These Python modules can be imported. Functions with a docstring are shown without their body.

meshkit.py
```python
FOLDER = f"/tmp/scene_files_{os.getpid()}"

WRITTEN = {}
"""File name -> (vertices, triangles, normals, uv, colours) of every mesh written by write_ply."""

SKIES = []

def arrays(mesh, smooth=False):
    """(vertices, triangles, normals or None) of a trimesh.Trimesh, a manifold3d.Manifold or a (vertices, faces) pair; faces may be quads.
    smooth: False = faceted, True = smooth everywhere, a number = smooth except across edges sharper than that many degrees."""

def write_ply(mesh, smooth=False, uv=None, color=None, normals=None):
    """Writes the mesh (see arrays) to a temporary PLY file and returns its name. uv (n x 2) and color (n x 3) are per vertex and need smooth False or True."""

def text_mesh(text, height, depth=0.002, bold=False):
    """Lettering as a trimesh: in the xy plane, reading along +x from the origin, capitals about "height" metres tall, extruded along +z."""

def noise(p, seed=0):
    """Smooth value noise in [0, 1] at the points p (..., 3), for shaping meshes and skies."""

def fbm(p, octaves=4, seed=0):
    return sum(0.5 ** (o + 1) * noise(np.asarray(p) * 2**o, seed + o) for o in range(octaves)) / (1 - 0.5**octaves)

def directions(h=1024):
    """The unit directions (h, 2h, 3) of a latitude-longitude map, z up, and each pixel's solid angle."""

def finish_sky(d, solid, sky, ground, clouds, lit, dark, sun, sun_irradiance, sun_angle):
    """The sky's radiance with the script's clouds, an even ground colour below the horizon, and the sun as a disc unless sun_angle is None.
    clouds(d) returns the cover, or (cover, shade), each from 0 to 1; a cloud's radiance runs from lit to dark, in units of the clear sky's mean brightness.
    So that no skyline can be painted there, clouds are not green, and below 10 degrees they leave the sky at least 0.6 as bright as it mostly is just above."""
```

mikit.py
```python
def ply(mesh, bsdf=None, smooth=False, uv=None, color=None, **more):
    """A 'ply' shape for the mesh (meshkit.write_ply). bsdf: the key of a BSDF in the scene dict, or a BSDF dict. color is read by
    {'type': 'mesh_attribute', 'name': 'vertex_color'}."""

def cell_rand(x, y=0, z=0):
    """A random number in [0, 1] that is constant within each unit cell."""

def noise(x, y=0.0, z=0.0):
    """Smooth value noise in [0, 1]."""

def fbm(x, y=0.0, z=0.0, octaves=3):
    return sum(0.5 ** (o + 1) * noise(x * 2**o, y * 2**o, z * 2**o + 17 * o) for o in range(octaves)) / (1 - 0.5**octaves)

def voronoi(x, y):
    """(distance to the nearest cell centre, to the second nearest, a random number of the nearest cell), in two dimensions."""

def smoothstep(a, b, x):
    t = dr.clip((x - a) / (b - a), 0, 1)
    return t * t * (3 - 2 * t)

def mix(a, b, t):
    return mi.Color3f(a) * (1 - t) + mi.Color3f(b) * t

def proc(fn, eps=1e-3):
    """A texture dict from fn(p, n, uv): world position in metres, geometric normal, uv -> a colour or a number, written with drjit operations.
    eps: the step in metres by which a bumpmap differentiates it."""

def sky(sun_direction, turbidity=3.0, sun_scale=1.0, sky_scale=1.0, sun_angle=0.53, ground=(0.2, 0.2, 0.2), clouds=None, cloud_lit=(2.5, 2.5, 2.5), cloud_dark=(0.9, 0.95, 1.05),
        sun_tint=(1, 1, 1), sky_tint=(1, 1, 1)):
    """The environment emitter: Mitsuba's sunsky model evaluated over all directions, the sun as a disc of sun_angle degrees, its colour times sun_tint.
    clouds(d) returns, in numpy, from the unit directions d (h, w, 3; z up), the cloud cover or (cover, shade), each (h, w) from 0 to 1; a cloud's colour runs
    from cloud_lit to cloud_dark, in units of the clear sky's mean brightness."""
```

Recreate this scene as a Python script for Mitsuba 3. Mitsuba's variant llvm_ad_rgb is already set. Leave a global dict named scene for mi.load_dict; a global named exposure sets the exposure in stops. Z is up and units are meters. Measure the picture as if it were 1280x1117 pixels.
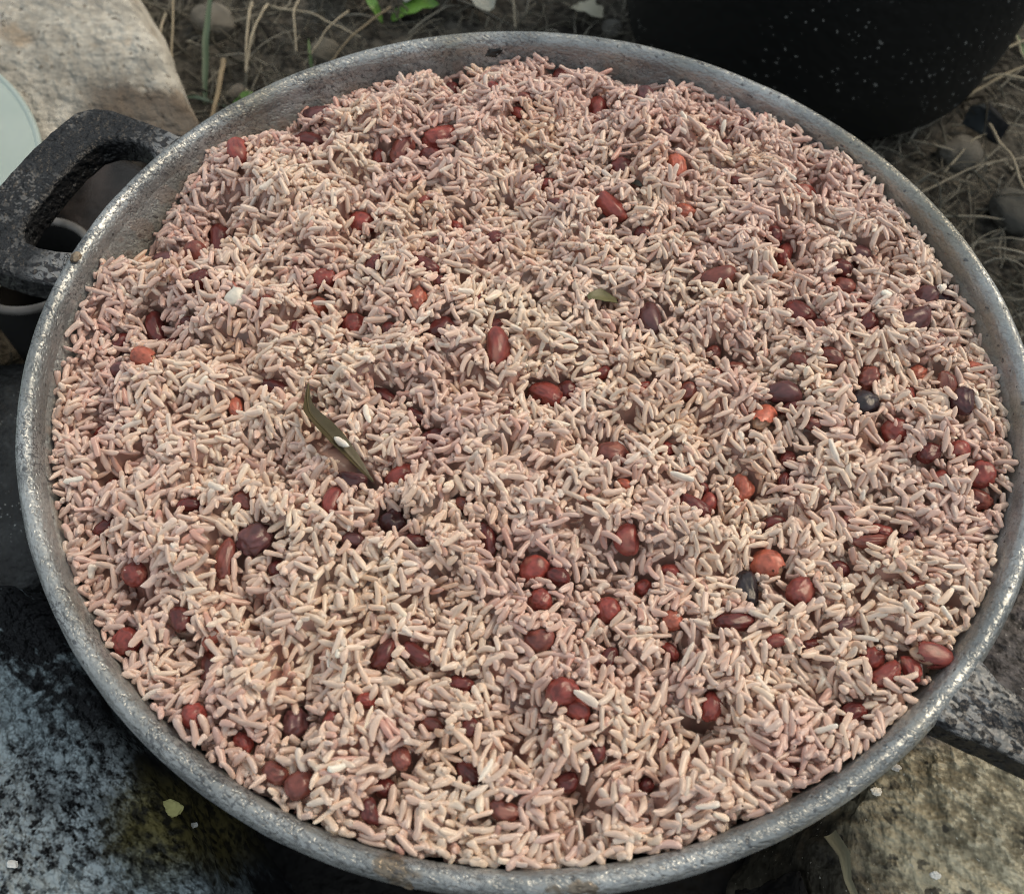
"""A cast aluminium pot of rice and red beans on hearth stones, seen from above, in flat outdoor light."""
import math
import numpy as np, trimesh, mitsuba as mi, drjit as dr
import manifold3d as m3
from shapely.geometry import Polygon
import mikit, meshkit
from mikit import proc, noise, fbm, voronoi, smoothstep, mix

rng = np.random.default_rng(7)
T4 = mi.ScalarTransform4f
scene, labels = {}, {}
HR = 0.17                                              # height of the pot's lip above the ground

# ---------------------------------------------------------------- camera, sky, exposure
EYE = np.array([-0.0051, -0.19103, 0.25278 + HR])
PITCH, ROLL = 1.03723, 0.032245
fw = np.array([0, math.cos(PITCH), -math.sin(PITCH)]); rt = np.array([1.0, 0, 0]); up = np.cross(rt, fw)
up = -math.sin(ROLL) * rt + math.cos(ROLL) * up
scene['camera'] = dict(type='thinlens', fov=58.0, fov_axis='x', near_clip=0.02, far_clip=400.0, aperture_radius=0.0011, focus_distance=0.31,
                       to_world=T4().look_at(origin=EYE.tolist(), target=(EYE + fw).tolist(), up=up.tolist()))
scene['sky'] = mikit.sky([0.62, 0.42, 0.80], turbidity=3, sun_scale=0.38, sun_angle=34, clouds=lambda d: 1.0,
                         cloud_lit=(1.75, 1.92, 2.02), ground=(0.12, 0.12, 0.10), sun_tint=(1.0, 0.99, 0.97))
exposure = 1.95


# ---------------------------------------------------------------- helpers
def numbered(name):
    k, i = name, 0
    while k in scene or any(s.startswith(k + '__') for s in scene):
        i += 1; k = '%s_%03d' % (name, i)
    return k
counters = {}
def fresh(name):
    i = counters.get(name, -1) + 1; counters[name] = i
    return name if i == 0 else '%s_%03d' % (name, i)
def add(name, mesh, bsdf, parent=None, label=None, cat=None, group=None, kind=None, smooth=True, color=None):
    key = fresh((parent + '__' if parent else '') + name)
    scene[key] = mikit.ply(mesh, 'mat_' + bsdf, smooth=smooth, color=color)
    info = {}
    if label: info['label'] = label
    if cat: info['category'] = cat
    if group: info['group'] = group
    if kind: info['kind'] = kind
    if info: labels[key] = info
    return key
def thing(name, label, cat, group=None):
    key = fresh(name); labels[key] = {'label': label, 'category': cat}
    if group: labels[key]['group'] = group
    return key
def N3(p, s, seed=0):
    return meshkit.noise(np.asarray(p, float) * s, seed) - 0.5
def F3(p, s, o=4, seed=0):
    return meshkit.fbm(np.asarray(p, float) * s, o, seed) - 0.5
def tube(pts, rad, sides=5):
    p = np.asarray(pts, float); t = np.gradient(p, axis=0); t /= np.linalg.norm(t, axis=1, keepdims=True) + 1e-12
    a = np.cross(t, np.where(np.abs(t[:, 2:]) < 0.9, [0, 0, 1.0], [1.0, 0, 0])); a /= np.linalg.norm(a, axis=1, keepdims=True) + 1e-12
    b = np.cross(t, a); ang = np.arange(sides) * 2 * np.pi / sides
    rad = np.broadcast_to(rad, (len(p),))
    v = p[:, None] + rad[:, None, None] * (np.cos(ang)[None, :, None] * a[:, None] + np.sin(ang)[None, :, None] * b[:, None])
    i, j = np.meshgrid(np.arange(len(p) - 1), np.arange(sides), indexing='ij')
    q = np.stack([i * sides + j, i * sides + (j + 1) % sides, (i + 1) * sides + (j + 1) % sides, (i + 1) * sides + j], -1).reshape(-1, 4)
    return v.reshape(-1, 3), np.vstack([q[:, [0, 1, 2]], q[:, [0, 2, 3]]])
def blade(pts, width, nrm=None, fold=0.15):
    """A leaf-like strip with real (small) thickness: spine points, half widths, folded along its middle."""
    p = np.asarray(pts, float); t = np.gradient(p, axis=0); t /= np.linalg.norm(t, axis=1, keepdims=True)
    n = np.array([0, 0, 1.0]) if nrm is None else np.asarray(nrm, float)
    s = np.cross(t, n); s /= np.linalg.norm(s, axis=1, keepdims=True) + 1e-9; u = np.cross(s, t)
    w = np.asarray(width)[:, None]; th = 0.0003
    ring = np.stack([p - s * w + u * w * fold, p - s * w * .5 + u * w * fold * .35 , p, p + s * w * .5 + u * w * fold * .35, p + s * w + u * w * fold], 1)
    low = ring[:, ::-1] - u[:, None] * th
    ring = np.concatenate([ring, low], 1); k = 10; n_ = len(p)
    i, j = np.meshgrid(np.arange(n_ - 1), np.arange(k), indexing='ij')
    q = np.stack([i * k + j, (i + 1) * k + j, (i + 1) * k + (j + 1) % k, i * k + (j + 1) % k], -1).reshape(-1, 4)
    f = np.vstack([q[:, [0, 1, 2]], q[:, [0, 2, 3]]])
    return ring.reshape(-1, 3), f
def join(parts):
    vs, fs, at = [], [], 0
    for v, f in parts:
        vs.append(v); fs.append(f + at); at += len(v)
    return np.vstack(vs), np.vstack(fs)
def stone_mesh(pts, res=0.004, smooth_it=6, seed=0, amp=0.006, fine=0.0012, s1=14, s2=90):
    """A weathered stone: the hull of a few corner points, refined, softened and roughened."""
    m = m3.Manifold.hull_points(np.asarray(pts, np.float32)).refine_to_length(res).to_mesh()
    t = trimesh.Trimesh(m.vert_properties[:, :3].astype(float), m.tri_verts, process=False)
    trimesh.smoothing.filter_taubin(t, lamb=.5, nu=.52, iterations=smooth_it)
    v, n = np.array(t.vertices), np.array(t.vertex_normals)
    v = v + n * (F3(v, s1, 4, seed) * 2 * amp + F3(v, s2, 5, seed + 9) * 2 * fine)[:, None]
    return v, np.array(t.faces)


# ---------------------------------------------------------------- materials
def P(**k): return {'type': 'principled', **k}
VC = {'type': 'mesh_attribute', 'name': 'vertex_color'}
def bump(inner, fn, scale, eps=3e-4):
    return {'type': 'bumpmap', 'arbitrary': proc(fn, eps), 'scale': scale, 'bsdf': inner}

def nz(p, s, o=0.0):
    return noise((0.36 * p.x + 0.48 * p.y - 0.8 * p.z) * s + o, (-0.8 * p.x + 0.6 * p.y) * s + 1.7 * o, (0.48 * p.x + 0.64 * p.y + 0.6 * p.z) * s)
def fb(p, s, n=3, o=0.0):
    return fbm((0.36 * p.x + 0.48 * p.y - 0.8 * p.z) * s + o, (-0.8 * p.x + 0.6 * p.y) * s + 1.7 * o, (0.48 * p.x + 0.64 * p.y + 0.6 * p.z) * s, n)
def squiggle(p, s=620.0):
    """1 in the short dark pits and scratches of the cast metal."""
    w = (nz(p, s * 1.7, 3.) - 0.5) * 0.9 / s
    q = mi.Point3f(p.x + w, p.y - w, p.z + w)
    line = 1 - smoothstep(0.035, 0.10, dr.abs(nz(q, s) - 0.5))
    return line * smoothstep(0.38, 0.52, nz(q, s * 0.9, 11.)) * 0.95
def metal_col(p, n, uv):
    big = fb(p, 50)
    c = mix((0.26, 0.278, 0.283), (0.44, 0.462, 0.468), smoothstep(0.3, 0.7, big))
    c = mix(c, (0.26, 0.25, 0.205), 0.65 * smoothstep(0.50, 0.68, fb(p, 24, 3, 5.)))
    c = c * (0.88 + 0.24 * nz(p, 1500))
    spots = smoothstep(0.86, 0.90, nz(p, 480, 3.)) * 0.8
    dense = 0.28 + 0.55 * smoothstep(0.35, 0.6, nz(p, 55, 9.)) * smoothstep(0.16, -0.10, p.x * 0.8 + 0.08 * (big - 0.5))
    ex, ey = (p.x + 0.0310) / 0.0055, (p.y + 0.1655) / 0.0060
    gx2, gy2 = (p.x - 0.0140) / 0.0070, (p.y + 0.1685) / 0.0022
    spill = dr.maximum(smoothstep(1.2, 0.5, dr.sqrt(ex * ex + ey * ey) + 2.0 * (fb(p, 300, 3, 6.) - 0.5)), smoothstep(1.1, 0.5, dr.sqrt(gx2 * gx2 + gy2 * gy2) + 2.0 * (fb(p, 340, 3, 2.) - 0.5)))
    c = mix(c, mix((0.10, 0.075, 0.045), (0.30, 0.235, 0.17), nz(p, 700, 4.)), spill * 0.85)
    return mix(c, (0.085, 0.09, 0.10), dr.maximum(dr.maximum(squiggle(p, 620.), squiggle(p, 1050.) * 0.8) * dense, spots))
def metal_bump(p, n, uv):
    return fb(p, 420) * 0.7 + nz(p, 1300) * 0.25 - squiggle(p, 760.) * 0.5
scene['mat_metal'] = bump(P(base_color=proc(metal_col), metallic=0.65, roughness=0.34, specular=0.5), metal_bump, 0.00042, 2e-4)
def inner_col(p, n, uv):
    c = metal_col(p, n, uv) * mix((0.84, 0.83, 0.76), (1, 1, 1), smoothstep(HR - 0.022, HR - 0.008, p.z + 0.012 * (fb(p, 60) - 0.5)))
    film = smoothstep(0.50, 0.62, fb(p, 150, 4, 8.)) * smoothstep(HR - 0.004, HR - 0.013, p.z + 0.010 * (nz(p, 90) - 0.5))
    return mix(c, (0.33, 0.255, 0.215), film * 0.4)
scene['mat_inner_metal'] = bump(P(base_color=proc(inner_col), metallic=0.35, roughness=0.45, specular=0.5), metal_bump, 0.0008, 2e-4)
def soot_col(p, n, uv):
    c = mix((0.012, 0.013, 0.014), (0.055, 0.06, 0.062), smoothstep(0.42, 0.75, fb(p, 80)) * nz(p, 900))
    return mix(c, (0.34, 0.36, 0.36), smoothstep(0.84, 0.90, nz(p, 1000, 4.)) * smoothstep(0.4, 0.65, nz(p, 60)))
scene['mat_soot'] = bump(P(base_color=proc(soot_col), roughness=0.55, specular=0.4), lambda p, n, uv: fb(p, 500), 0.0012)
def enamel_col(p, n, uv):
    return mix((0.0055, 0.0065, 0.0065), (0.22, 0.23, 0.225), smoothstep(0.84, 0.91, nz(p, 480, 2.)) * smoothstep(0.30, 0.62, nz(p, 17, 5.)))
scene['mat_black_enamel'] = bump(P(base_color=proc(enamel_col), roughness=0.6, specular=0.32), lambda p, n, uv: fb(p, 200), 0.0008)
def handle_col(p, n, uv):
    d = dr.sqrt(p.x * p.x + p.y * p.y)
    b = fb(p, 60); up_ = smoothstep(0.2, 0.8, n.z)
    fleck = smoothstep(0.52, 0.66, nz(p, 1150) * 0.6 + nz(p, 420, 5.) * 0.4) * smoothstep(0.40, 0.60, b)
    c = mix((0.010, 0.0105, 0.012), (0.10, 0.10, 0.10), fleck * up_)
    worn = smoothstep(0.186, 0.170, d + 0.020 * (b - 0.5)) * up_
    c = mix(c, mix((0.25, 0.258, 0.265), (0.02, 0.02, 0.023), dr.maximum(squiggle(p, 700.), smoothstep(0.5, 0.62, nz(p, 500, 8.)))), worn * 0.8)
    bare = smoothstep(0.50, 0.56, fb(p, 160, 4, 3.)) * smoothstep(0.0, 0.05, p.x) * up_
    return mix(c, mix((0.30, 0.297, 0.285), (0.02, 0.02, 0.02), smoothstep(0.52, 0.60, nz(p, 800, 6.))), bare * 0.7)
scene['mat_handle_metal'] = bump(P(base_color=proc(handle_col), metallic=0.15, roughness=0.45, specular=0.5), lambda p, n, uv: fb(p, 380, 4), 0.0030, 2e-4)

scene['mat_rice'] = P(base_color=VC, roughness=0.25, specular=0.5, flatness=0.7, clearcoat=0.6, clearcoat_gloss=0.9)
scene['mat_bean_skin'] = P(base_color=VC, roughness=0.31, specular=0.5, clearcoat=0.3, clearcoat_gloss=0.8)
scene['mat_leaf'] = {'type': 'twosided', 'bsdf': P(base_color=VC, roughness=0.45, specular=0.4)}
scene['mat_dry_matter'] = {'type': 'twosided', 'bsdf': P(base_color=VC, roughness=0.8, specular=0.15)}
scene['mat_pebble_stone'] = bump(P(base_color=VC, roughness=0.85, specular=0.2), lambda p, n, uv: fbm(p.x * 300, p.y * 300, p.z * 300), 0.001)

def soil_col(p, n, uv):
    a = fb(p, 26, 4); b = fb(p, 230, 4)
    c = mix((0.020, 0.019, 0.017), (0.115, 0.107, 0.092), smoothstep(0.34, 0.68, a * 0.45 + b * 0.55))
    hearth = smoothstep(0.30, 0.17, dr.sqrt(p.x * p.x + (p.y + 0.02) * (p.y + 0.02)) + 0.06 * (a - 0.5))
    return mix(c, (0.012, 0.012, 0.013), hearth * 0.92)
scene['mat_soil'] = bump(P(base_color=proc(soil_col), roughness=0.95, specular=0.1), lambda p, n, uv: fb(p, 260, 4), 0.005)

def ash_col(p, n, uv):
    w = fb(p, 24, 4, 3.); warp_ = (w - 0.5) * 0.05
    q = mi.Point3f(p.x + warp_, p.y - warp_, p.z)
    big = fb(q, 34, 6, 7.)
    streak = fbm((q.x - q.y * 0.3) * 110, (q.y + q.x * .6) * 420, q.z * 200, 4)
    fine = nz(p, 1300); mid = fb(p, 420, 3, 2.)
    hx, hy = (p.x + 0.195) / 0.045, (p.y + 0.098) / 0.035
    ash = smoothstep(0.49, 0.60, big * 0.62 + streak * 0.22 + mid * 0.16 + 0.11 * dr.exp(-hx * hx - hy * hy)) * (0.45 + 0.55 * smoothstep(0.30, 0.68, fine * 0.3 + mid * 0.7)) * smoothstep(0.176, 0.20, dr.sqrt(p.x * p.x + p.y * p.y))
    c = mix((0.009, 0.010, 0.012), (0.33, 0.405, 0.44), ash * 0.9)
    heavy = smoothstep(0.42, 0.56, fb(p, 42, 3, 4.)) * smoothstep(-0.105, -0.145, p.y) * smoothstep(-0.118, -0.138, p.x)
    c = mix(c, (0.47, 0.54, 0.57), heavy * smoothstep(0.32, 0.66, mid * 0.7 + fine * 0.3) * 0.85)
    dx, dy = (p.x + 0.119) / 0.017, (p.y + 0.146) / 0.022
    stain = smoothstep(1.35, 0.55, dr.sqrt(dx * dx + dy * dy) + 1.8 * (w - 0.5) + 0.9 * (mid - 0.5))
    return mix(c, mix((0.020, 0.018, 0.010), (0.155, 0.132, 0.045), smoothstep(0.3, 0.7, mid)), stain * 0.88)
scene['mat_ashy_stone'] = bump(P(base_color=proc(ash_col), roughness=0.8, specular=0.3), lambda p, n, uv: fbm((p.x - p.y * .3) * 200, (p.y + p.x * .6) * 420, p.z * 300, 4) * .6 + fb(p, 500, 4), 0.0060, 2e-4)
def tan_col(p, n, uv):
    a = fb(p, 40, 4, 2.); b = fb(p, 260, 4); d = fb(p, 700, 3, 4.)
    t = smoothstep(0.33, 0.60, a * 0.36 + b * 0.34 + d * 0.30)
    c = mix((0.20, 0.172, 0.115), (0.58, 0.515, 0.36), t)
    c = mix(c, (0.70, 0.63, 0.46), smoothstep(0.52, 0.66, b * .5 + d * .5) * smoothstep(0.115, 0.15, p.x))
    c = mix(c, (0.018, 0.017, 0.016), smoothstep(0.62, 0.69, fb(p, 150, 4, 9.)) * 0.8)
    sooty = smoothstep(0.130, 0.104, p.x + 0.03 * (a - 0.5) + 0.012 * (b - 0.5))
    c = mix(c, (0.024, 0.022, 0.020), sooty * 0.88)
    c = mix(c, mix((0.03, 0.027, 0.03), (0.19, 0.17, 0.18), smoothstep(.3, .7, b * .5 + d * .5)), smoothstep(-0.124, -0.110, p.y + 0.014 * (a - 0.5)) * 0.92)
    return mix(c, (0.65, 0.63, 0.55), smoothstep(0.90, 0.95, nz(p, 900, 5.)) * 0.7)
scene['mat_tan_stone'] = bump(P(base_color=proc(tan_col), roughness=0.7, specular=0.35), lambda p, n, uv: fb(p, 260, 5), 0.0040, 2e-4)
def rock_col(p, n, uv):
    a = fb(p, 22, 4); b = fb(p, 130, 4); d = fb(p, 520, 3, 6.)
    c = mix((0.26, 0.248, 0.22), (0.52, 0.50, 0.445), smoothstep(0.36, 0.64, a * .50 + b * .32 + d * .18))
    c = mix(c, (0.33, 0.20, 0.09), smoothstep(0.58, 0.74, fb(p, 38, 4, 6.)) * 0.35)
    c = mix(c, (0.11, 0.095, 0.075), smoothstep(0.62, 0.70, fb(p, 330, 3, 3.)) * smoothstep(.4, .6, b) * 0.8)
    facet_shade = smoothstep(0.264, 0.246, p.y + 0.016 * (b - 0.5)) * smoothstep(-0.268, -0.245, p.x)  # shade of the lower front facet, put into the colour as brown
    return mix(c, (0.085, 0.066, 0.052), facet_shade * 0.85)
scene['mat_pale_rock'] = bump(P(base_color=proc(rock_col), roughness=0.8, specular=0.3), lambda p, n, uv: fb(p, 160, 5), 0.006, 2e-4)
def char_col(p, n, uv):
    a = fbm(p.x * 40, p.y * 40, p.z * 40, 4)
    return mix(mix((0.009, 0.008, 0.008), (0.034, 0.026, 0.024), smoothstep(0.35, 0.7, a)), (0.08, 0.045, 0.035), smoothstep(0.205, 0.222, p.y + 0.02 * (a - 0.5)) * 0.7)
scene['mat_charred'] = bump(P(base_color=proc(char_col), roughness=0.55, specular=0.4), lambda p, n, uv: fbm(p.x * 120, p.y * 120, p.z * 120, 4), 0.0015)
def lid_col(p, n, uv):
    a = fbm(p.x * 60, p.y * 60, p.z * 60, 3)
    return mix((0.36, 0.44, 0.41), (0.44, 0.51, 0.48), a)
scene['mat_pale_metal'] = P(base_color=proc(lid_col), metallic=0.3, roughness=0.35, specular=0.5)
scene['mat_dull_can'] = bump(P(base_color=proc(lambda p, n, uv: mix((0.06, 0.055, 0.05), (0.22, 0.21, 0.2), fbm(p.x * 150, p.y * 150, p.z * 150))), metallic=0.4, roughness=0.5), lambda p, n, uv: fbm(p.x * 300, p.y * 300, p.z * 300), 0.0005)
scene['mat_can_soot'] = P(base_color={'type': 'rgb', 'value': [0.012, 0.012, 0.012]}, roughness=0.8, specular=0.2)
def crust_col(p, n, uv):
    return mix((0.07, 0.052, 0.034), (0.25, 0.20, 0.145), smoothstep(0.35, 0.65, fbm(p.x * 400, p.y * 400, p.z * 400, 3)))
scene['mat_crust'] = P(base_color=proc(crust_col), roughness=0.5, specular=0.4)
scene['mat_amber'] = P(base_color={'type': 'rgb', 'value': [0.17, 0.075, 0.015]}, roughness=0.3, specular=0.5)

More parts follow.
